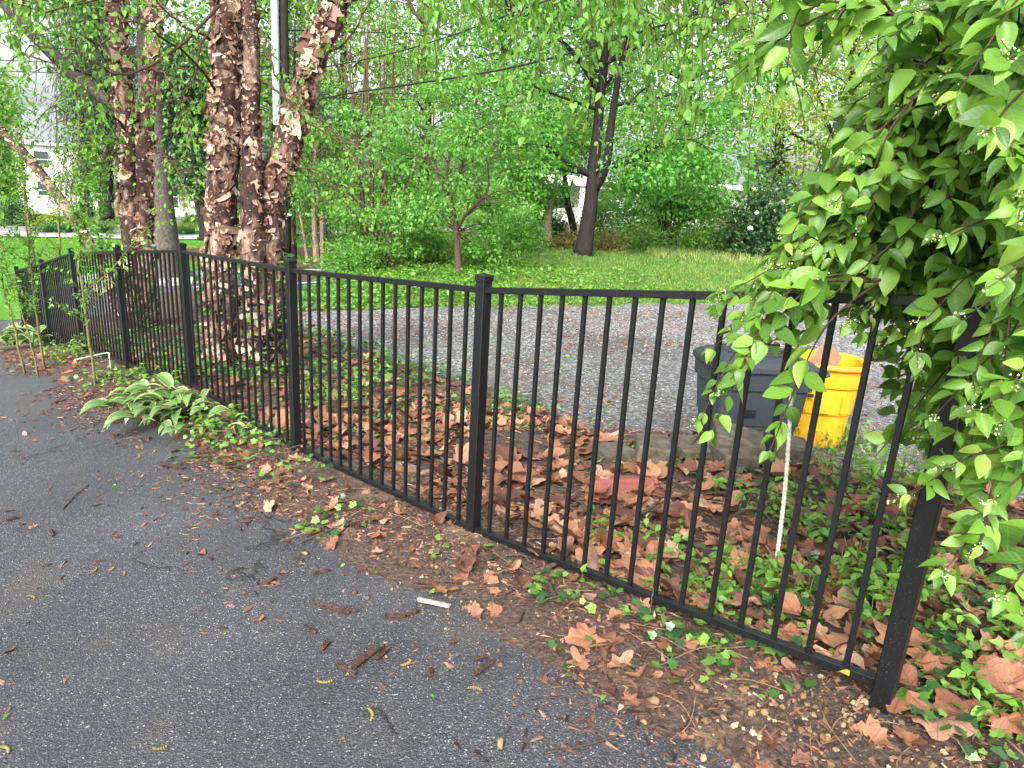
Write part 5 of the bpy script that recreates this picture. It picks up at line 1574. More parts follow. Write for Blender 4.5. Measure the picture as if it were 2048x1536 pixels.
# ------------------------------------------------------------------ utility pole, wires, posts
def pole():
    Y = 17.0
    b = gp(572, 548)
    root = thing('utility_pole', b, 'dark utility pole with a pale conduit strapped to its side behind the birch', 'pole')
    mb = MB(); C = path([(574, 556), (572, 430), (570, 200), (567, 0), (563, -300)], Y); add_tube(mb, C, [rpx(19, Y), rpx(18, Y), rpx(17, Y), rpx(16, Y), rpx(14, Y)], 14); mb.build('pole_shaft', MT['dark_bark'], root, smooth=True)
    mb = MB(); C = path([(557, 552), (557, 430), (553, 200), (549, 0), (544, -300)], Y - .15)
    w = rpx(14, Y)
    for i in range(len(C) - 1):
        pass
    add_tube(mb, C, rpx(14, Y), 10); mb.build('conduit', MT['conduit'], root, smooth=True)
    mb = MB(); c = path([(560, 429), (580, 428)], Y - .22); V, F = box((c[0] + c[1]) / 2, (.32, .03, .05)); mb.add(V, F); mb.build('strap', MT['conduit'], root)
    for (px, py) in ((569, 433), (572, 437), (575, 434)):
        mb = MB(); q = at(px, py, Y - .2); V, F, fm = scatter(OCTA, q[None], np.eye(3)[None], np.array([.022])); mb.add(V, F); mb.build('tag', MT['white_petal'], root)
MT['conduit'] = plain('pale_blue_conduit', (.34, .40, .45), .5, .4, 6, .12)
pole()

MT['wire'] = plain('black_cable', (.012, .012, .013), .6, .3)
def wire(label, pts, r=.012):
    P = np.array([at(*q) for q in pts]); C = curve(P, 30); V, Q, T = tube(C, r, 6)
    mk('overhead_cable', V, [T, Q], MT['wire'], label=label, cat='cable', group='overhead cables', origin=P[0])
wire('thick black overhead cable rising to the right in front of the maple', [(568, 215, 17), (692, 188, 15), (1000, 140, 11.5), (1300, 58, 9), (1470, -3, 8), (1700, -90, 7)], .016)
wire('upper black cable rising steeply above the thick one', [(568, 150, 17), (802, 102, 14), (1078, 7, 11), (1250, -60, 9.5)], .012)
wire('level grey cable across the crown of the maple', [(568, 60, 17), (945, 70, 21), (1250, 72, 23), (1500, 62, 26), (1900, 30, 30)], .016)
wire('lower thin cable passing behind the maple trunk', [(568, 190, 17), (1020, 184, 19.5), (1250, 172, 21.3), (1781, 76, 25)], .010)
wire('second thin cable just under the lower one at the yellow-green tree', [(568, 196, 17), (1020, 190, 19.5), (1602, 112, 23.5), (1781, 82, 25)], .010)
wire('upper pale cable crossing the left trees', [(-60, 118, 20), (200, 128, 19), (420, 133, 18), (565, 132, 17.2)], .012)
wire('lower pale cable crossing the left trees', [(-60, 140, 20), (200, 148, 19), (420, 152, 18), (565, 150, 17.2)], .012)
wire('thin cable seen low above the white-flowered shrub', [(1300, 356, 33), (1500, 352, 33), (1660, 348, 33), (1900, 330, 33)], .014)

def wood_post():
    Y = 18.2; b = gp(645, 537)
    root = thing('wooden_post', b, 'slim weathered wooden post with a dark box fixed to its side on the lawn', 'post')
    t = at(644, 432, b[1]); mb = MB(); V, Q, T = bevel_box((b + t) / 2, (.095, .095, t[2] - b[2] + .1), .01); mb.add(V, Q); mb.F.setdefault(3, []).append(T); mb.M.setdefault(3, []).append(np.zeros(len(T), int)); mb.build('shaft', MT['plankwood'], root)
    q = at(651, 452, b[1] - .05); mb = MB(); V, Q, T = bevel_box(q, (.09, .12, .40), .01); mb.add(V, Q); mb.build('box', MT['black'], root)
    mb = MB(); q0 = at(640, 440, b[1] - .05); q1 = at(653, 436, b[1] - .08); add_tube(mb, curve([q0, (q0 + q1) / 2 + [0, -.03, .03], q1], 8), .008, 5); mb.build('bracket', MT['black'], root)
wood_post()

def ring_stones():
    g = np.random.default_rng(12); c = gp(332, 562)
    for k in range(11):
        a = -math.pi * (.02 + .96 * k / 10); p = c + np.array([1.35 * math.cos(a), .9 * math.sin(a) - .2, 0]); p[2] = float(gz(p[0], p[1]))
        V, Q, T = bevel_box(p + [0, 0, .07], (.34, .24, .18), .04, rotz(a + 1.5 + g.normal(0, .2)), .012, k)
        mk('edging_stone', V, [T, Q], MT['grey_stone'], label='rounded grey stone in the low ring round the sycamore trunk', cat='stone', group='stones ringing the sycamore', origin=p)
MT['grey_stone'] = plain('grey_stone', (.28, .26, .23), .85, .3, 9, .3, 40, .5)
ring_stones()

# ------------------------------------------------------------------ far bushes, ornamental grasses, houses
def bush(name, label, px, py, w, h, Y, mat, n, lsz, seed, cat='bush', group=None, flowers=None, nfl=0):
    g = np.random.default_rng(seed)
    b = at(px, py, Y); b[2] = float(gz(b[0], b[1]))
    root = thing(name, b, label, cat, group)
    W = w / FPX * Y / 2; Hh = h / FPX * Y
    mb = MB(); cl = []
    for k in range(26):
        d = rand_dirs(1, g)[0]; d[2] = abs(d[2]); c = b + d * [W * .8, W * .8, Hh * .78] * g.uniform(.55, 1); cl.append(c)
        add_tube(mb, curve([b + [g.normal(0, W * .12), g.normal(0, W * .12), 0], (b + c) / 2 + [0, 0, Hh * .12], c], 7), np.linspace(.016, .005, 7 if False else len(curve([b, (b + c) / 2, c], 7))), 5, False)
    mb.build('stems', MT['twig'], root)
    cl = np.array(cl); ci = g.integers(0, len(cl), n); off = g.normal(0, .30, (n, 3)) * [W, W, Hh * .6]
    P = cl[ci] + off; P[:, 2] = np.maximum(P[:, 2], b[2] + .03)
    lb = MB(); scatter_mb(lb, DIAMOND, P, frames(nrm(off / W + g.normal(0, .5, (n, 3)) + [0, 0, .1]), nrm(np.array([0, -.2, 1]) + g.normal(0, .6, (n, 3)))), lsz * g.uniform(.6, 1.3, n)); lb.build('foliage', mat, root, kind='stuff')
    if nfl:
        fb = MB()
        for k in range(nfl):
            c = cl[g.integers(0, len(cl))] + g.normal(0, .22, 3) * [W, W * .6, Hh * .5] + [0, -W * .45, 0]; m = 26; rad = g.uniform(.06, .12)
            d = rand_dirs(m, g); V, F, fm = scatter(DIAMOND[0], c + d * rad * .6, frames(np.cross(d, rand_dirs(m, g)), d), np.full(m, rad)); fb.add(V, F)
        fb.build('blossoms', MT[flowers], root, kind='stuff')
bush('snowball_bush', 'dark green bush with white flower heads at the back of the rough lawn', 1530, 497, 190, 150, 23, MT['dark_leaf'], 9000, .14, 1, flowers='white_petal', nfl=26)
for k_, (px_, py_, w_, h_, lab_) in enumerate(((1200, 488, 80, 110, 'thin leggy bush in front of the white house right of the dark leaning tree'), (1255, 486, 90, 110, 'loose green bush screening the middle of the white house'), (1310, 484, 70, 100, 'loose green bush screening the right part of the white house'), (1420, 478, 90, 100, 'leafy bush at the right corner of the white house'), (1075, 488, 60, 80, 'leafy bush at the left corner of the white house'))):
    bush('garden_bush', lab_, px_, py_, w_, h_, 30.5, MT['wood_leaf'], 2600, .12, 60 + k_, group='loose bushes before the white house')
bush('round_bush', 'pale green bush left of the forked tan tree', 1030, 505, 130, 90, 20.5, MT['fresh_leaf'], 5000, .09, 2)
bush('low_bush', 'low dark bush at the foot of the many-stemmed tree', 1280, 500, 120, 48, 24, MT['wood_leaf'], 3500, .10, 3, group='low bushes along the back of the lawn')
bush('low_bush', 'low bush right of the many-stemmed tree with reddish twigs', 1395, 500, 150, 60, 24, MT['wood_leaf'], 4000, .10, 4, group='low bushes along the back of the lawn')
bush('low_bush', 'bronze-green bush beside the maple trunk on the right', 1215, 503, 70, 46, 22, MT['brown_twig_leaf'], 2200, .08, 5, group='low bushes along the back of the lawn')
bush('low_bush', 'bronze-green bush beside the maple trunk on the left', 1135, 506, 70, 36, 22, MT['brown_twig_leaf'], 2000, .08, 6, group='low bushes along the back of the lawn')
bush('low_bush', 'dark shrub under the white house window', 1110, 480, 60, 36, 29, MT['dark_leaf'], 2000, .12, 7, group='low bushes along the back of the lawn')
bush('low_bush', 'reddish-leaved bush beside the white-flowered bush', 1465, 430, 70, 70, 30, MT['brown_twig_leaf'], 2500, .12, 8, group='low bushes along the back of the lawn')
bush('garden_bush', 'golden yellow flowering bush in front of the white picket fence', 100, 438, 40, 24, 41, MT['lime_leaf'], 2500, .12, 9, group='bushes across the street')
bush('garden_bush', 'silvery rounded bush left of the golden one across the street', 62, 440, 44, 28, 41, MT['cedar_leaf'], 2500, .12, 10, group='bushes across the street')
bush('garden_bush', 'dark evergreen bush at the corner of the white picket fence', 30, 440, 44, 46, 42, MT['dark_leaf'], 2500, .14, 11, group='bushes across the street')
bush('garden_bush', 'lime green bush in front of the drooping spruce', 152, 440, 36, 22, 40, MT['lime_leaf'], 2000, .12, 12, group='bushes across the street')
bush('garden_bush', 'bright yellow-green groundcover bush before the porch', 378, 455, 70, 18, 39.5, MT['lime_leaf'], 3000, .12, 13, group='bushes across the street')
bush('garden_bush', 'round clipped green bush beside the porch steps', 382, 438, 34, 26, 42, MT['fresh_leaf'], 2000, .12, 14, group='bushes across the street')
bush('garden_bush', 'leafy bush in front of the tall shrub at the planting bed', 700, 545, 120, 70, 16.2, MT['fresh_leaf'], 4500, .075, 15)
bush('garden_bush', 'low leafy bush below the small orange-barked tree', 960, 540, 130, 48, 17.5, MT['wood_leaf'], 4500, .075, 16)
bush('garden_bush', 'spreading bush filling the planting bed behind the small tree', 850, 520, 150, 66, 18.5, MT['wood_leaf'], 5500, .08, 17)
for k, (px, lab) in enumerate(((95, 'ornamental grass tuft furthest from the birches along the street'), (131, 'ornamental grass tuft partly behind the leaning birch stem'), (206, 'large ornamental grass tuft between the leaning stem and the twin birch'), (376, 'dark ornamental grass tuft right of the sycamore trunk'))):
    g = np.random.default_rng(k + 60); b = gp(px, 470 if px < 300 else 474); root_ = None
    n = 900; a = g.uniform(0, 6.28, n); R_ = .42; mb = MB()
    D = nrm(np.column_stack([np.cos(a), np.sin(a), g.uniform(.5, 3.0, n)])); P = b + g.normal(0, .10, (n, 3)) * [1, 1, 0]
    V, F, fm = scatter(strip_leaf(.035, 4, 1, 0, .35, 1.0, .4), P, frames(D, nrm(np.array([0, 0, 1]) + g.normal(0, .4, (n, 3)))), .75 * g.uniform(.6, 1.1, n))
    mk('ornamental_grass', V, F, MT['ornamental'], label=lab, cat='grass', group='ornamental grass tufts along the street', origin=b)

MT['white_wall'] = mat_siding('white_siding', (.62, .62, .62), .16)
MT['white_trim'] = plain('white_trim', (.80, .80, .79), .6)
MT['slate'] = plain('grey_shingle', (.13, .14, .165), .85, .2, 5, .2, 20, .5)
MT['glass'] = plain('window_glass', (.03, .04, .045), .08, .6)
MT['stone_wall'] = plain('foundation_stone', (.16, .14, .12), .9, .2, 6, .3, 12, .6)

def house(name, label, c, w, d, h, yaw, wins, roof_h=2.2, porch=None, eave=.45, ridge_x=True):
    """box house: local x = width; the wall towards the camera is at local y=-d/2"""
    R = rotz(yaw); c = np.array(c, float); root = thing(name, c, label, 'house')
    def put(nm, V, F, mat, par=root): return mk(nm, np.asarray(V) @ R.T + c, F, mat, par)
    V, F = box((0, 0, h / 2), (w, d, h)); put('wall', V, F, MT['white_wall'])
    if ridge_x:
        W, D_ = w / 2 + eave, d / 2 + eave
        V = [[-W, -D_, h], [W, -D_, h], [W, D_, h], [-W, D_, h], [-W, 0, h + roof_h], [W, 0, h + roof_h], [-W, -D_, h - .14], [W, -D_, h - .14], [W, D_, h - .14], [-W, D_, h - .14]]
        Q = [[0, 1, 5, 4], [2, 3, 4, 5], [6, 9, 8, 7], [0, 6, 7, 1], [2, 8, 9, 3], [1, 7, 8, 2], [3, 9, 6, 0]]; T = [[1, 2, 5], [3, 0, 4]]
    rf = put('roof', V, [np.array(T), np.array(Q)], MT['slate'])
    V, F = box((0, -d / 2 - eave - .02, h - .10), (w + 2 * eave, .05, .22)); put('fascia', V, F, MT['white_trim'], rf)
    for (x, z, ww, hh) in wins:
        V, F = box((x, -d / 2 - .02, z), (ww + .2, .08, hh + .2)); fr = put('window', V, F, MT['white_trim'])
        for s in (-1, 1):
            V, F = box((x, -d / 2 - .055, z + s * hh / 4), (ww, .04, hh / 2 - .05)); put('pane', V, F, MT['glass'], fr)
    if porch:
        for x in porch:
            V, F = box((x, -d / 2 - 1.4, h * .42), (.24, .24, h * .84)); put('porch_column', V, F, MT['white_trim'])
        V, F = box(((porch[0] + porch[-1]) / 2, -d / 2 - .9, h * .88), (porch[-1] - porch[0] + .9, 1.6, .28)); put('porch_roof', V, F, MT['white_trim'])
        V, F = box(((porch[0] + porch[-1]) / 2, -d / 2 - .9, .18), (porch[-1] - porch[0] + .6, 1.5, .36)); put('porch_floor', V, F, MT['stone_wall'])
    return root
pc = at(1255, 486, 36); pc[2] = float(gz(pc[0], pc[1]))
house('white_house', 'low white clapboard house with grey roof behind the maple', pc + [0, 3, 0], 10.5, 6.5, 2.6, -.06, [(-3.6, 1.55, 1.3, 1.1), (-1.0, 1.55, 1.1, 1.1), (1.6, 1.55, 1.0, 1.1), (4.1, 1.55, 1.0, 1.1)], 1.7, (-4.9, -2.4))
pl = at(165, 440, 62); pl[2] = float(gz(pl[0], pl[1]))
house('white_house', 'white two-storey house with grey roof at the far left across the street', pl + [0, 4, 0], 11, 8, 5.6, .10, [(-3.2, 4.2, 1.2, 1.4), (0.6, 4.2, 1.6, 1.4), (3.6, 4.2, 1.2, 1.4), (-3.2, 1.6, 1.2, 1.5), (2.6, 1.6, 1.6, 1.5)], 3.2)
pm = at(392, 452, 47); pm[2] = float(gz(pm[0], pm[1]))
house('porch_house', 'white house with a columned porch glimpsed between the birches', pm + [0, 4, 0], 8, 6, 3.0, .05, [(-2.2, 1.7, 1.0, 1.5), (.2, 1.7, 1.0, 1.5), (2.4, 1.7, 1.0, 1.5)], 2.0, (-1.9, -.1, 1.7))
pr = at(1445, 400, 46); pr[2] = float(gz(pr[0], pr[1])) + .2
house('grey_roofed_house', 'grey-roofed house glimpsed right of the many-stemmed tree', pr + [0, 3, 0], 7, 6, 2.7, .25, [(-2, 1.5, 1.0, 1.2), (1.5, 1.5, 1.0, 1.2)], 2.2)

def picket_fence():
    a, b = at(52, 418, 43), at(122, 412, 43.5); a[2] = float(gz(*a[:2])); b[2] = float(gz(*b[:2]))
    root = thing('picket_fence', a, 'weathered white picket fence across the street beside the white house', 'fence')
    n = 26; V, F = box((0, 0, .6), (.07, .025, 1.2)); me = make_mesh('picket', V, F, MT['white_trim'])
    for k in range(n):
        m = np.eye(4); m[:3, 3] = a + (b - a) * k / (n - 1) + [0, 0, .5]; link_piece('picket', me, m, root)
    for z in (.75, 1.4):
        mb = MB(); d = b - a; L = np.linalg.norm(d); V, F = box(((a + b) / 2 + [0, .04, z]), (L, .04, .09), rotz(math.atan2(d[1], d[0]))); mb.add(V, F); mb.build('rail', MT['white_trim'], root)
    mb = MB(); V, F = box((a + b) / 2 + [0, -.2, .25], (np.linalg.norm(b - a) * 1.1, .3, .55)); mb.add(V, F); mb.build('base_wall', MT['stone_wall'], root)
picket_fence()

def orange_thing():
    p = at(1990, 560, 15); p[2] = float(gz(p[0], p[1]))
    root = thing('orange_barrel', p, 'orange-red plastic barrel glimpsed through gaps in the big shrub', 'barrel')
    mb = MB(); prof = [(rrect(.46, .46, .22, 8), 0), (rrect(.52, .52, .25, 8), .05), (rrect(.50, .50, .24, 8), .35), (rrect(.46, .46, .22, 8), .37), (rrect(.45, .45, .215, 8), .72), (rrect(.40, .40, .19, 8), .75), (rrect(.38, .38, .18, 8), 1.25), (rrect(.30, .30, .14, 8), 1.32)]
    loft(mb, prof); V, F, fm = mb.get(); mk('body', V * 1.15 + p, F, MT['orange'], root)
    mb = MB(); loft(mb, [(rrect(.47, .47, .225, 8), .50), (rrect(.47, .47, .225, 8), .62)]); V, F, fm = mb.get(); mk('band', V * 1.15 + p, F, MT['white_trim'], root)
MT['orange'] = plain('orange_plastic', (.75, .16, .06), .5)
orange_thing()
# ------------------------------------------------------------------ litter, ground cover, grass
LG = np.random.default_rng(4040)

def ground_pts(u, v, lift=0.0):
    x, y = xy(u, v); return np.column_stack([x, y, top_z(x, y) + lift])

def lie(n, g, tilt=.3):
    a = g.uniform(0, 2 * np.pi, n)
    d = np.column_stack([np.cos(a), np.sin(a), g.normal(0, tilt * .5, n)])
    return frames(nrm(d), nrm(np.array([0, 0, 1.0]) + g.normal(0, tilt, (n, 3))))

DRY_ME = [make_mesh('fallen_leaf', t[0], t[1], MT['dry'], smooth=True, lp=t[0]) for t in DRYLEAF + OVATE_DRY]

def in_view(P, pad=0):
    a, b, w = proj(P); return (a > -pad) & (a < 2048 + pad) & (b > -pad) & (b < 1536 + pad) & (w > .2), a, b, w

def dead_leaves():
    g = LG
    n1, n2, n3 = 3000, 900, 260
    u = np.concatenate([g.uniform(-1.6, 3.9, n1), g.uniform(3.6, 9, n2), g.uniform(-.3, 9, n3)])
    v = np.concatenate([.05 + 2.6 * g.random(n1) ** 1.15, g.uniform(.06, 2.4, n2), np.zeros(n3)])
    v[n1 + n2:] = edge_v(u[n1 + n2:]) * g.random(n3) ** .8 * 1.0
    keep = np.ones(len(u), bool)
    keep[:n1] = fbm(u[:n1] * 1.1, v[:n1] * 1.1, 81, 3) > .36
    keep &= ~((v > 1.75) & (u > .8) & (u < 3.4) & (g.random(len(u)) < .85))
    u, v = u[keep], v[keep]; n = len(u)
    front = v < 0
    P = ground_pts(u, v); P[:, 2] += .006 + .035 * g.random(n) ** 2 * (~front)
    S = np.where(front, g.uniform(.05, .12, n), .06 + .15 * g.random(n) ** 1.7)
    Mx = lie(n, g, .24); k = g.integers(0, len(DRYLEAF) + 1, n); S = np.where(k >= len(DRYLEAF), S * .6, S)
    ok, a, b, w = in_view(P)
    score = np.where(ok, S / w, 0); order = np.argsort(-score)
    cnt = [0, 0]; big = []; rest = []
    for q in order:
        c = int(front[q])
        if score[q] > 0 and cnt[c] < (170, 70)[c]: big.append(q); cnt[c] += 1
        else: rest.append(q)
    for q in big:
        m = np.eye(4); m[:3, :3] = Mx[q] * S[q]; m[:3, 3] = P[q] + [0, 0, .012]
        link_piece('fallen_leaf', DRY_ME[k[q]], m, label='dry brown leaf on the soil strip in front of the fence' if front[q] else 'large dry brown leaf lying in the bed behind the fence', cat='leaf', group='fallen leaves in front of the fence' if front[q] else 'fallen leaves behind the fence')
    rest = np.array(rest); mb = MB(); scatter_mb(mb, DRYLEAF_LOW, P[rest], Mx[rest], S[rest]); mb.build('leaf_litter', MT['dry'], smooth=True, kind='stuff', label='thick litter of brown dead leaves behind the fence', cat='leaf litter')
    # ones on the drive, one by one
    drive = [(520, 1238, .05), (540, 1038, .07), (585, 1090, .07), (575, 1142, .06), (405, 925, .10), (280, 900, .08), (55, 872, .06), (770, 1150, .05), (930, 1240, .10), (1010, 1160, .09), (1120, 1250, .10), (1190, 1290, .16), (1225, 1310, .13), (1165, 1355, .09), (40, 1045, .06), (100, 1070, .06), (70, 1060, .05), (600, 1130, .05), (1545, 1490, .11), (1640, 1510, .08), (1725, 1515, .12), (1480, 1340, .07), (1545, 1345, .13), (1650, 1370, .09), (1340, 1300, .12), (15, 1310, .05), (410, 1110, .05), (490, 1225, .05), (1010, 1480, .03), (760, 1380, .03), (1400, 1390, .06), (1250, 1350, .10), (240, 1075, .04), (430, 880, .09), (170, 800, .08), (90, 745, .10)]
    for q, (px, py, sz) in enumerate(drive):
        p = gp(px, py); p[2] = float(top_z(p[0], p[1])) + .004
        m = np.eye(4); m[:3, :3] = lie(1, g, .2)[0] * sz; m[:3, 3] = p
        link_piece('fallen_leaf', DRY_ME[g.integers(0, len(DRY_ME))], m, label='loose dead leaf lying at the edge of the asphalt driveway', cat='leaf', group='loose dead leaves on the driveway')
dead_leaves()

def crumbs():
    g = LG; n = 42000
    u = np.concatenate([g.uniform(-.6, 6, int(n * .72)), g.uniform(6, 11, n - int(n * .72))]); e = edge_v(u)
    t = g.random(n)
    v = np.where(t < .80, e + (0.30 - e) * g.random(n), e - g.exponential(.14, n))
    v = np.where(t > .985, e - g.uniform(0, 2.2, n), v)
    dens = fbm(u * 1.5, v * 1.5, 85, 4)
    near_post = np.exp(-((u - 0) ** 2) / .5) + np.exp(-((u - 1.5) ** 2) / .25)
    keep = (dens > .38) & (g.random(n) > .55 * near_post)
    u, v = u[keep], v[keep]; n = len(u)
    P = ground_pts(u, v, .003); L = .004 + .020 * g.random(n) ** 2.6
    V, F, fm = scatter(SLIVER, P, lie(n, g, .25), np.column_stack([L * g.uniform(.2, .5, n), L * 1.25, L * g.uniform(.1, .3, n)]))
    mk('mulch_crumbs', V, F, MT['crumb'], kind='stuff', label='shredded bark mulch and crumbs strewn along the driveway edge', cat='mulch')
    n = 9000
    u = g.uniform(-1.6, 7, n); v = g.uniform(.02, 2.7, n); P = ground_pts(u, v, .008); L = .006 + .028 * g.random(n) ** 2
    V, F, fm = scatter(SLIVER, P, lie(n, g, .3), np.column_stack([L * g.uniform(.1, .4, n), L * 1.5, L * g.uniform(.08, .2, n)]))
    mk('mulch_crumbs', V, F, MT['crumb'], kind='stuff', label='bark bits and rotted twigs between the dead leaves behind the fence', cat='mulch')
    # thin dead stems
    mb = MB()
    for k in range(420):
        uu = g.uniform(-1.2, 5.5); vv = g.uniform(-.45, 2.2); p = ground_pts(np.array([uu]), np.array([vv]), .012)[0]; a = g.uniform(0, 6.28); L = g.uniform(.06, .28)
        d = np.array([math.cos(a), math.sin(a), 0]); sd_ = np.array([-d[1], d[0], 0])
        C = np.array([p - d * L / 2, p + sd_ * L * g.normal(0, .12) + [0, 0, g.uniform(0, .03)], p + d * L / 2 + [0, 0, g.uniform(-.005, .03)]]); add_tube(mb, curve(C, 6), .0016, 4, False)
    mb.build('dead_stems', MT['tanstem'], kind='stuff', label='thin tan dead stems tangled over the soil', cat='stems')
MT['tanstem'] = mat_bark('tan_stem', (.22, .14, .085), 40, .6, .4)
crumbs()

def clods():
    g = LG; P = []; S = []
    for (uu, vv, su, sv, n, s) in ((.02, -.16, .22, .16, 700, .0075), (1.72, -.17, .28, .15, 420, .006), (.9, -.4, .35, .12, 200, .005), (1.4, -.6, .3, .15, 200, .0045), (3.4, -.15, .3, .12, 80, .007), (2.4, -.3, .8, .2, 120, .007)):
        u = g.normal(uu, su, n); v = g.normal(vv, sv, n); ok = v < .1; P.append(ground_pts(u, v, .002)[ok]); S.append((s * (.35 + 1.3 * g.random(n) ** 3))[ok])
    P = np.concatenate(P); S = np.concatenate(S); n = len(P)
    mb = MB(); temps = []
    for q in range(4):
        V = OCTA[0]; # subdivide once and roughen
        F = OCTA[1]; E = {}; Vl = [list(x) for x in V]; Fn = []
        def mid(a, b):
            k = (min(a, b), max(a, b))
            if k not in E: E[k] = len(Vl); Vl.append(list(nrm((np.array(Vl[a]) + np.array(Vl[b])) / 2)))
            return E[k]
        for a, b, c in F:
            x, y, z = mid(a, b), mid(b, c), mid(c, a); Fn += [[a, x, z], [x, b, y], [z, y, c], [x, y, z]]
        Vl = np.array(Vl) * (1 + np.random.default_rng(q).normal(0, .28, (len(Vl), 1))); temps.append((Vl, np.array(Fn), np.zeros(len(Fn), int)))
    scatter_mb(mb, temps, P, lie(n, g, .6), np.column_stack([S, S * 1.1, S * .8]))
    mb.build('soil_clods', MT['clod'], smooth=False, kind='stuff', label='crumbly tan clay clods dug up round the near fence posts', cat='clods')
    # single larger pebbles
    me = [make_mesh('pebble', t[0], t[1], MT['clod'], smooth=True) for t in temps]
    for (px, py, sz) in ((900, 1060, .018), (1000, 1490, .014), (540, 1010, .012), (560, 1012, .010), (580, 1005, .011), (710, 1190, .012), (735, 1200, .010), (875, 1075, .016), (955, 1030, .014), (1500, 1430, .012), (930, 1175, .014), (612, 1110, .012), (1305, 1410, .016), (1650, 1440, .014)):
        p = gp(px, py); p[2] = float(top_z(p[0], p[1])) + sz * .4; m = np.eye(4); m[:3, :3] = lie(1, g, .6)[0] * np.array([sz, sz * 1.2, sz * .8]); m[:3, 3] = p
        link_piece('pebble', me[g.integers(0, 4)], m, label='small tan pebble on the soil beside the driveway', cat='pebble', group='tan pebbles by the driveway')
clods()

def chips():
    g = LG
    def chip(px, py, L, w, a, mat='chip', label='dark shredded bark chip at the driveway edge', group='bark chips along the driveway', t=.012):
        p = gp(px, py); p[2] = float(top_z(p[0], p[1])) + t * .6
        V, Q, T = bevel_box((0, 0, 0), (L, w, t), t * .25, None, w * .10, int(px * 7 + py))
        V[:, 1] *= 1 - .45 * np.abs(V[:, 0] / (L / 2)) ** 2; V[:, 2] += .25 * (V[:, 0] ** 2) / L
        R = rotz(a) @ np.array([[1, 0, 0], [0, math.cos(.2), -math.sin(.2)], [0, math.sin(.2), math.cos(.2)]])
        mk('bark_chip', V @ R.T + p, [T, Q], MT[mat], label=label, cat='bark chip', group=group, origin=p)
    chip(868, 1213, .135, .026, -.25, 'pale_chip', 'pale bleached sliver of wood lying flat on the dirt in front of the fence', 'bark chips along the driveway', .014)
    chip(665, 1222, .15, .030, -.35, label='long dark bark chip left of the bleached sliver'); chip(345, 938, .17, .035, -.25, label='long dark bark strip on the asphalt below the hosta'); chip(730, 1320, .12, .035, 1.1, label='thick dark bark chunk lying out on the asphalt'); chip(430, 910, .20, .014, .5, label='thin dark stick of bark beside the hosta offshoot')
    for (px, py, L, w) in ((905, 1175, .10, .026), (845, 1180, .09, .034), (880, 1130, .07, .018), (940, 1120, .08, .014), (985, 1135, .06, .02), (640, 1150, .07, .02), (700, 1225, .06, .018), (790, 1240, .08, .022), (825, 1230, .05, .03), (600, 1120, .05, .02), (760, 1310, .07, .03), (690, 1345, .08, .022), (860, 1345, .04, .03), (970, 1340, .10, .02), (960, 1320, .05, .014), (1040, 1245, .07, .02), (120, 805, .10, .03), (170, 815, .11, .025), (235, 870, .06, .02), (555, 1075, .05, .02), (545, 1165, .06, .014), (480, 1060, .04, .012), (430, 1030, .03, .012), (100, 1070, .06, .018), (30, 1045, .05, .02), (620, 1265, .07, .02), (650, 1290, .05, .024), (910, 1290, .03, .016), (1180, 1310, .06, .02), (240, 845, .09, .02), (190, 845, .07, .02), (520, 945, .06, .02), (350, 905, .07, .018), (300, 880, .08, .018), (1290, 1330, .06, .02)):
        chip(px + g.normal(0, 3), py + g.normal(0, 2), L, w, g.uniform(-1.6, 1.6))
    # sticks
    def stick(label, pts, r, seed):
        gg = np.random.default_rng(seed); P = []
        for (px, py, h) in pts:
            p = gp(px, py); p[2] = float(top_z(p[0], p[1])) + r + h; P.append(p)
        C = curve(P, 14); C[1:-1] += gg.normal(0, r * .35, (len(C) - 2, 3)); V, Q, T = tube(C, np.linspace(r, r * .6, len(C)), 7)
        mk('stick', V, [T, Q], MT['stick'], smooth=True, label=label, cat='stick', group='fallen sticks', origin=P[0])
    stick('stout dark stick on the soil just under the bottom rail', [(1068, 1165, .01), (1100, 1155, .015), (1130, 1135, .02), (1150, 1110, .02)], .011, 1)
    stick('curved stick arching beside the stout one below the rail', [(1005, 1128, .0), (1040, 1133, .02), (1075, 1150, .01)], .007, 2)
    stick('grey stick leaning against the concrete blocks', [(1350, 950, .03), (1372, 930, .06), (1392, 912, .12)], .013, 3)
    stick('forked grey stick among leaves behind the middle pickets', [(1262, 1060, .02), (1300, 1040, .04), (1325, 1028, .04), (1345, 1045, .02), (1365, 1065, .01)], .009, 4)
    stick('short stick crossing under the forked one', [(1290, 1062, .02), (1310, 1045, .04), (1322, 1032, .05)], .008, 5)
    stick('long pale twig stretched through the leaves behind the pickets', [(700, 895, .02), (790, 912, .03), (870, 918, .03), (940, 928, .02)], .007, 6)
    stick('second twig running beside the long pale one', [(760, 905, .02), (810, 922, .03), (860, 935, .02)], .006, 7)
    stick('crooked twig rising from the litter near the birch', [(645, 865, .0), (665, 885, .05), (690, 905, .02)], .008, 8)
    stick('dark twig behind the nearest panel by the steel stake', [(1450, 1062, .02), (1480, 1050, .04), (1520, 1040, .03)], .008, 9)
    stick('thin twig lying behind the nearest panel under the weeds', [(1400, 1005, .02), (1480, 1010, .04), (1560, 1012, .02)], .006, 10)
    stick('rotted dark stick left of the clay tile', [(1152, 1015, .01), (1165, 1030, .02), (1185, 1052, .01)], .012, 11)
    stick('thin curved twig on the asphalt by the bottom edge', [(1090, 1510, .0), (1180, 1495, .006), (1270, 1465, .006), (1340, 1450, .004)], .003, 12)
    stick('thin dark twig on the driveway near the hosta', [(125, 1020, .0), (150, 995, .004), (178, 972, .0)], .004, 13)
    stick('bare twig poking up beside the nearest panel', [(1285, 1290, .0), (1295, 1260, .05), (1300, 1230, .10)], .004, 14)
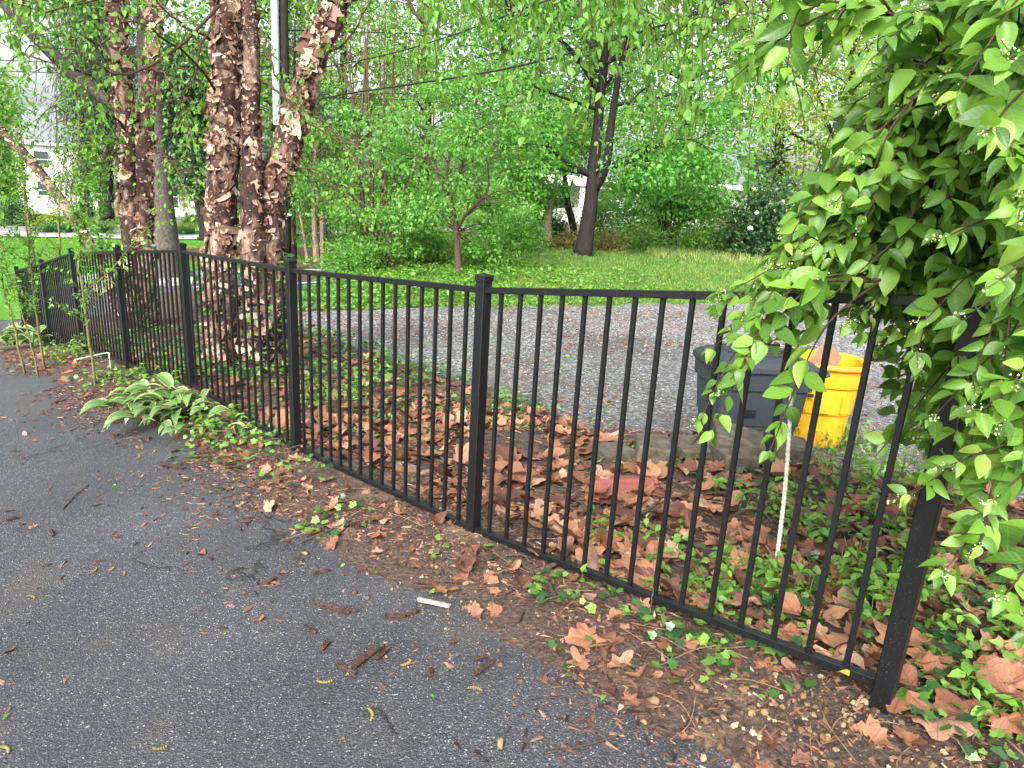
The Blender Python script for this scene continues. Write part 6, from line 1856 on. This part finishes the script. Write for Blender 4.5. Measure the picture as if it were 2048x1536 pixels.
    stick('twig lying across the strip before the middle post', [(600, 1090, .004), (700, 1065, .02), (800, 1050, .02)], .004, 15)
    # catkins dropped on the drive
    for (px, py, L, lab) in ((190, 1145, .06, 'large yellow catkin cluster on the open asphalt'), (225, 1140, .03, 'short yellow catkin right of the large cluster'), (250, 1148, .03, 'small yellow catkin furthest right of the cluster'), (65, 1195, .05, 'greenish catkin at the left side of the driveway'), (320, 1500, .045, 'yellow catkin near the bottom of the picture'), (745, 1430, .06, 'curled yellow catkin on the lower asphalt'), (650, 1368, .06, 'long olive catkin beside the bark chunk'), (950, 1378, .055, 'olive catkin right of the bark chunk'), (815, 1330, .05, 'catkin lying above the olive ones near the dirt'), (280, 915, .08, 'clump of yellow catkins below the hosta'), (310, 905, .05, 'single catkin beside the yellow clump'), (15, 1500, .05, 'catkin at the lower left corner of the asphalt'), (372, 1072, .035, 'green catkin in the middle of the driveway'), (700, 1345, .05, 'catkin resting against the bark chunk')):
        p = gp(px, py); p[2] = float(top_z(p[0], p[1])) + .004; a = g.uniform(0, 3.1); n = 16
        t = np.linspace(-.5, .5, n); C = p + np.column_stack([np.cos(a + t * .8) * t * L, np.sin(a + t * .8) * t * L, np.zeros(n)])
        rr_ = .0042 * np.sqrt(np.clip(1 - (2 * t) ** 4, .05, 1)) * (1 + .3 * ((np.arange(n) % 2) * 2 - 1)); V, Q, T = tube(C, rr_, 8)
        mk('catkin', V, [T, Q], MT['catkin'], label=lab, cat='catkin', group='catkins dropped on the driveway', origin=p)
    # shard and yellow leaf by the near post
    p = gp(1812, 1345); V, F, fm = strip_leaf(.5, 5, 4, .1, .25, 1, .45); mk('white_shard', V @ rotz(-1.3).T * .09 + p + [0, 0, .03], F, MT['white_trim'], smooth=True, label='white mottled shard lying beside the nearest post', cat='shard', origin=p)
    p = at(1698, 1352, 1.62); V, F, fm = strip_leaf(.7, 4, 2, .2, .4, 1, .4); mk('yellow_leaf', V @ rotz(.4).T * .045 + p + [0, 0, .0], F, MT['yellow_leaf'], smooth=True, label='bright yellow leaf caught on the bottom rail', cat='leaf', origin=p)
    for (px, py, s) in ((375, 1072, .035), (233, 970, .03), (452, 1268, .014), (1262, 1335, .03), (1180, 1390, .025), (20, 1430, .03), (1210, 1395, .03), (860, 1392, .022), (750, 1150, .025), (690, 1130, .03), (350, 1020, .02)):
        p = gp(px, py); m = np.eye(4); m[:3, :3] = lie(1, g, .2)[0] * s; m[:3, 3] = p + [0, 0, .008]
        link_piece('green_leaf', GREEN_ME[g.integers(0, 2)], m, label='small fallen green leaf on the asphalt', cat='leaf', group='green leaves dropped on the driveway')
GREEN_ME = [make_mesh('green_leaf', t[0], t[1], MT['weed'], smooth=True) for t in WEEDLEAF]
chips()

def ivy():
    g = LG; P = []; S = []
    def patch(px, py, r, n, s=.036):
        n = int(n * (.55 if py > 1000 else .9)); r = r * 1.15
        c = gp(px, py); a = g.uniform(0, 6.28, n); d = r * np.sqrt(g.random(n)); x = c[0] + d * np.cos(a); y = c[1] + d * np.sin(a)
        P.append(np.column_stack([x, y, top_z(x, y) + .01 + .05 * g.random(n)])); S.append(s * g.uniform(.5, 1.25, n))
    for q in ((680, 1050, .16, 60), (640, 1060, .10, 22), (1150, 1190, .16, 60), (1110, 1200, .1, 24), (1250, 1230, .12, 30), (1400, 1330, .16, 60), (1500, 1330, .18, 80), (1600, 1260, .2, 90), (1330, 1250, .14, 40), (1480, 1250, .2, 80), (1600, 1180, .25, 90), (1450, 1130, .16, 36), (1250, 1090, .15, 26), (1210, 1050, .15, 22), (1030, 1060, .12, 14), (1700, 1230, .25, 90), (1700, 1120, .25, 90), (1850, 1250, .22, 90), (1900, 1350, .18, 90), (2000, 1380, .2, 120), (1960, 1480, .16, 110), (1900, 1150, .3, 100), (2010, 1250, .2, 60), (1760, 1040, .3, 120), (1640, 1010, .3, 120), (1560, 1080, .2, 50), (470, 900, .35, 170), (520, 880, .3, 120), (440, 860, .25, 90), (590, 960, .2, 26), (270, 770, .4, 150), (220, 755, .35, 120), (330, 775, .3, 90), (160, 720, .5, 170), (120, 705, .4, 90), (1300, 920, .25, 60), (1380, 930, .25, 60), (1450, 945, .3, 80), (1260, 935, .2, 40), (900, 830, .5, 130), (980, 850, .4, 90), (1050, 860, .4, 80), (850, 860, .4, 60), (760, 870, .4, 50), (690, 830, .6, 200), (1120, 1320, .1, 14), (900, 1140, .2, 16), (760, 1000, .25, 16), (1880, 1440, .12, 30), (560, 930, .25, 24), (500, 960, .2, 14)):
        patch(*q)
    # carpet round the birch
    n = 3800; u = g.uniform(3.7, 10.5, n); v = g.uniform(.12, 2.8, n); k = fbm(u * .9, v * .9, 90, 3) > .40
    P.append(ground_pts(u[k], v[k], .03) + np.column_stack([np.zeros(k.sum())] * 2 + [.10 * g.random(k.sum())])); S.append(.055 * g.uniform(.5, 1.3, k.sum()))
    # climbing the birch trunks
    n = 520; zc = g.random(n) ** 1.8 * 1.25; a = g.uniform(math.pi * .9, 2.15 * math.pi, n); c = at(495, 740, 6.55)
    P.append(np.column_stack([c[0] + .42 * np.cos(a) + g.normal(0, .03, n), c[1] + .26 * np.sin(a), c[2] - .05 + zc])); S.append(.06 * g.uniform(.5, 1.2, n))
    n = 260; zc = g.random(n) ** 1.5 * 1.3; a = g.uniform(math.pi, 2 * math.pi, n); c = at(282, 655, 10.5)
    P.append(np.column_stack([c[0] + .34 * np.cos(a), c[1] + .24 * np.sin(a), c[2] + zc])); S.append(.07 * g.uniform(.5, 1.2, n))
    P = np.concatenate(P); S = np.concatenate(S); n = len(P)
    mb = MB(); scatter_mb(mb, IVY, P, lie(n, g, .45), S); mb.build('ivy', MT['ivy'], smooth=False, kind='stuff', label='ivy and small creeping plants spreading along the fence', cat='ivy')
    # runners
    rb = MB()
    for (a, b) in (((1480, 1300), (1300, 1350)), ((1500, 1330), (1380, 1290)), ((1600, 1300), (1450, 1240)), ((1400, 1330), (1280, 1290)), ((1150, 1190), (1060, 1215)), ((1350, 1270), (1240, 1250)), ((1900, 1400), (1780, 1330)), ((1960, 1500), (1850, 1440)), ((680, 1050), (560, 1090)), ((1700, 1280), (1560, 1220)), ((1330, 1210), (1210, 1180))):
        A, B = gp(*a), gp(*b); m = (A + B) / 2 + [g.normal(0, .04), g.normal(0, .04), .04]; C = curve([A + [0, 0, .02], m, B + [0, 0, .02]], 12); add_tube(rb, C, .0022, 5, False)
    rb.build('ivy_runners', MT['tanstem'], kind='stuff', label='thin tan ivy runners trailing over the soil', cat='ivy runners')
    # upright weeds
    sb = MB(); P = []; D = []; S = []
    def weed(p, h, k):
        tip = p + np.array([g.normal(0, h * .25), g.normal(0, h * .25), h]); C = curve([p, (p + tip) / 2 + g.normal(0, .01, 3), tip], 6); add_tube(sb, C, .0018, 4, False)
        for q in range(k):
            c = C[g.integers(1, len(C))]; a = g.uniform(0, 6.28); P.append(c); D.append([math.cos(a), math.sin(a), g.normal(.1, .3)]); S.append(g.uniform(.03, .065))
    spots = [(1700, 900, .4, 46, .22), (1620, 880, .35, 40, .22), (1560, 900, .3, 24, .18), (1780, 960, .4, 40, .22), (1660, 990, .3, 30, .16), (1750, 1080, .3, 24, .15), (1600, 1060, .25, 20, .14), (1500, 1010, .2, 10, .12), (1820, 1180, .2, 16, .14), (1770, 1180, .15, 12, .16), (1360, 1130, .3, 12, .10), (1250, 1130, .3, 10, .08), (1480, 1180, .25, 16, .1), (1390, 1190, .25, 14, .1), (1560, 1190, .25, 20, .12), (430, 850, .3, 20, .12), (1740, 1220, .2, 16, .14), (1960, 1420, .15, 14, .1), (2000, 1300, .15, 12, .12), (650, 800, .5, 30, .16), (1560, 860, .2, 14, .16), (1460, 860, .2, 8, .12), (1850, 860, .5, 40, .25), (1900, 1000, .4, 30, .2), (250, 760, .3, 20, .14), (360, 760, .3, 16, .12), (150, 715, .4, 30, .2)]
    for (px, py, r, n, h) in spots:
        c = gp(px, py)
        for q in range(n):
            x = c[0] + g.normal(0, r * .5); y = c[1] + g.normal(0, r * .5); weed(np.array([x, y, float(top_z(x, y))]), h * g.uniform(.5, 1.2), int(g.integers(5, 10)))
    sb.build('weed_stems', MT['green_twig'], kind='stuff', label='thin green stems of the weeds in the bed', cat='weeds')
    P = np.array(P); D = nrm(np.array(D)); S = np.array(S); n = len(P); mb = MB(); scatter_mb(mb, WEEDLEAF, P, frames(D, nrm(np.array([0, 0, 1]) + g.normal(0, .35, (n, 3)))), S)
    mb.build('weeds', MT['weed'], smooth=True, kind='stuff', label='bright green leafy weeds sprouting through the dead leaves', cat='weeds')
ivy()

def far_cover():
    g = LG; n = 19000
    x = g.uniform(-4.2, 3.5, n); y = g.uniform(10.8, 17.5, n); e = far_edge(x) + .9 * (fbm(x * .9, y * .9, 95, 3) - .5)
    h = sst(0, 1.2, y - e); k = (y > e) & ((x < .6) | (g.random(n) < .18 * (3.6 - x))) & (fbm(x * 1.5, y * 1.5, 96, 3) > .33)
    x, y, h = x[k], y[k], h[k]; n = len(x); P = np.column_stack([x, y, gz(x, y) + .03 + (.05 + .22 * fbm(x * 1.8, y * 1.8, 97, 2) * (x < 0)) * g.random(n) * (.3 + h)])
    mb = MB(); scatter_mb(mb, IVY, P, lie(n, g, .5), .065 * g.uniform(.6, 1.3, n)); mb.build('ground_cover', MT['weed'], kind='stuff', label='leafy green ground cover spilling to the edge of the gravel', cat='ground cover')
    # grass
    blade = (np.array([[-.07, 0, 0], [.07, 0, 0], [.04, .6, .03], [0, 1, -.1]]), np.array([[0, 1, 2], [0, 2, 3]]), np.zeros(2, int))
    n = 90000
    y = 12.2 + 13 * g.random(n) ** 1.25; x = -3.4 + (17 * g.random(n)) * (.6 + y / 30)
    e = far_edge(x) + .9 * (fbm(x * .9, y * .9, 98, 3) - .5); k = (y > e - .5 * g.random(n) ** 2) & (fbm(x * 1.4, y * 1.4, 99, 4) > .30)
    x, y = x[k], y[k]; n = len(x); P = np.column_stack([x, y, gz(x, y) + .01])
    D = nrm(np.column_stack([g.normal(0, .55, n), g.normal(0, .55, n), np.ones(n)]))
    V, F, fm = scatter(blade, P, frames(D, nrm(g.normal(0, 1, (n, 3)) + [0, -1, .2])), np.column_stack([np.full(n, .11), .05 + .09 * g.random(n) * (.5 + fbm(x * .8, y * .8, 100, 2)), np.full(n, .1)]))
    mk('rough_grass', V, F, MT['grass'], kind='stuff', label='uneven green grass of the rough lawn beyond the gravel', cat='grass')
    n = 4200; x = g.uniform(4, 14, n); y = 21.5 + g.normal(0, 1.0, n) + .15 * (x - 3); P = np.column_stack([x, y, gz(x, y)]); D = nrm(np.column_stack([g.normal(0, .3, n), g.normal(0, .3, n), np.ones(n)]))
    V, F, fm = scatter(blade, P, frames(D, nrm(g.normal(0, 1, (n, 3)) + [0, -1, .2])), np.column_stack([np.full(n, .16), .12 + .2 * g.random(n), np.full(n, .2)])); mk('tall_grass', V, F, MT['tallgrass'], kind='stuff', label='taller straw-tinted grass at the back of the rough lawn', cat='grass')
    n = 60000; x = -3 - 22 * g.random(n); y = 15.5 + 16 * g.random(n) ** 1.3
    u, v = uv(x, y); k = (v > 1.3) & (mown_t(x, y) > .005); x, y = x[k], y[k]; n = len(x); P = np.column_stack([x, y, gz(x, y) + .02]); D = nrm(np.column_stack([g.normal(0, .5, n), g.normal(0, .5, n), np.ones(n)]))
    V, F, fm = scatter(blade, P, frames(D, nrm(g.normal(0, 1, (n, 3)) + [0, -1, .2])), np.column_stack([np.full(n, .14), .05 + .04 * g.random(n), np.full(n, .1)])); mk('mown_grass', V, F, MT['mown_blade'], kind='stuff', label='short bright green mown grass across the lot', cat='grass')
    # weeds on the gravel
    n = 2600; x = g.uniform(-2, 9, n); y = 5.5 + 9 * g.random(n); k = (fbm(x * .8, y * .8, 101, 4) > .56) & (gravel_t(x, y) > 0); x, y = x[k], y[k]; n = len(x)
    mb = MB(); scatter_mb(mb, WEEDLEAF, np.column_stack([x, y, gz(x, y) + .02]), lie(n, g, .5), .05 * g.uniform(.5, 1.3, n)); mb.build('gravel_weeds', MT['weed'], kind='stuff', label='small green weeds sprouting in the gravel', cat='weeds')
MT['tallgrass'] = leaf_mat('tall_grass_blade', [(0, (.12, .22, .04)), (.6, (.22, .30, .08)), (1, (.42, .38, .20))], .3, .6, .2)
far_cover()

def gravel_bits():
    g = LG; n = 26000; x = -4.5 + 12.5 * g.random(n); y = 4.6 + 9.8 * g.random(n) ** 1.3; k = gravel_t(x, y) > .001; x, y = x[k], y[k]; n = len(x)
    P = np.column_stack([x, y, gz(x, y) + gravel_t(x, y) + .003]); S = (.006 + .012 * g.random(n) ** 2) * (.55 + .45 * sst(6, 10, y))
    V, F, fm = scatter(OCTA, P, lie(n, g, .5), np.column_stack([S, S * 1.2, S * .7])); mk('gravel_stones', V, F, MT['pebble'], kind='stuff', label='loose grey crushed stone covering the parking lot', cat='gravel')
    n = 14000; x = -4.5 + 12.5 * g.random(n); y = 4.6 + 8.5 * g.random(n) ** 1.4; k = (gravel_t(x, y) > -.01) & (fbm(x * .7, y * .7, 103, 4) > .45 - .16 * (1 - sst(5, 7.5, y))); x, y = x[k], y[k]; n = len(x)
    mb = MB(); scatter_mb(mb, DIAMOND, np.column_stack([x, y, gz(x, y) + .022]), lie(n, g, .3), .045 * g.uniform(.4, 1.4, n)); mb.build('gravel_litter', MT['dry'], kind='stuff', label='brown leaf scraps scattered over the gravel', cat='leaf litter')
gravel_bits()

def ordinals(group, base, only=None):
    words = ['first', 'second', 'third', 'fourth', 'fifth', 'sixth', 'seventh', 'eighth', 'ninth', 'tenth', 'eleventh', 'twelfth', 'thirteenth', 'fourteenth', 'fifteenth', 'sixteenth', 'seventeenth', 'eighteenth', 'nineteenth']
    tens = {2: 'twenty', 3: 'thirty', 4: 'forty'}; tth = {2: 'twentieth', 3: 'thirtieth', 4: 'fortieth'}
    obs = [o for o in COL.objects if o.get('group') == group and (only is None or o.get('label') == only)]
    obs.sort(key=lambda o: proj(np.array(o.matrix_basis.translation)[None])[0][0])
    for k, o in enumerate(obs):
        n = k + 1
        w = words[k] if n < 20 else (tth[n // 10] if n % 10 == 0 else tens[n // 10] + '-' + words[n % 10 - 1])
        o['label'] = base % w
ordinals('loose dead leaves on the driveway', 'loose dead leaf on the driveway edge, %s of them from the left')
ordinals('bark chips along the driveway', 'small dark bark chip by the driveway, %s of them from the left', 'dark shredded bark chip at the driveway edge')
ordinals('tan pebbles by the driveway', 'small tan pebble beside the driveway, %s of them from the left')
ordinals('stones ringing the sycamore', 'rounded grey stone ringing the sycamore trunk, %s from the left')
ordinals('green leaves dropped on the driveway', 'small green leaf fallen on the asphalt, %s of them from the left')
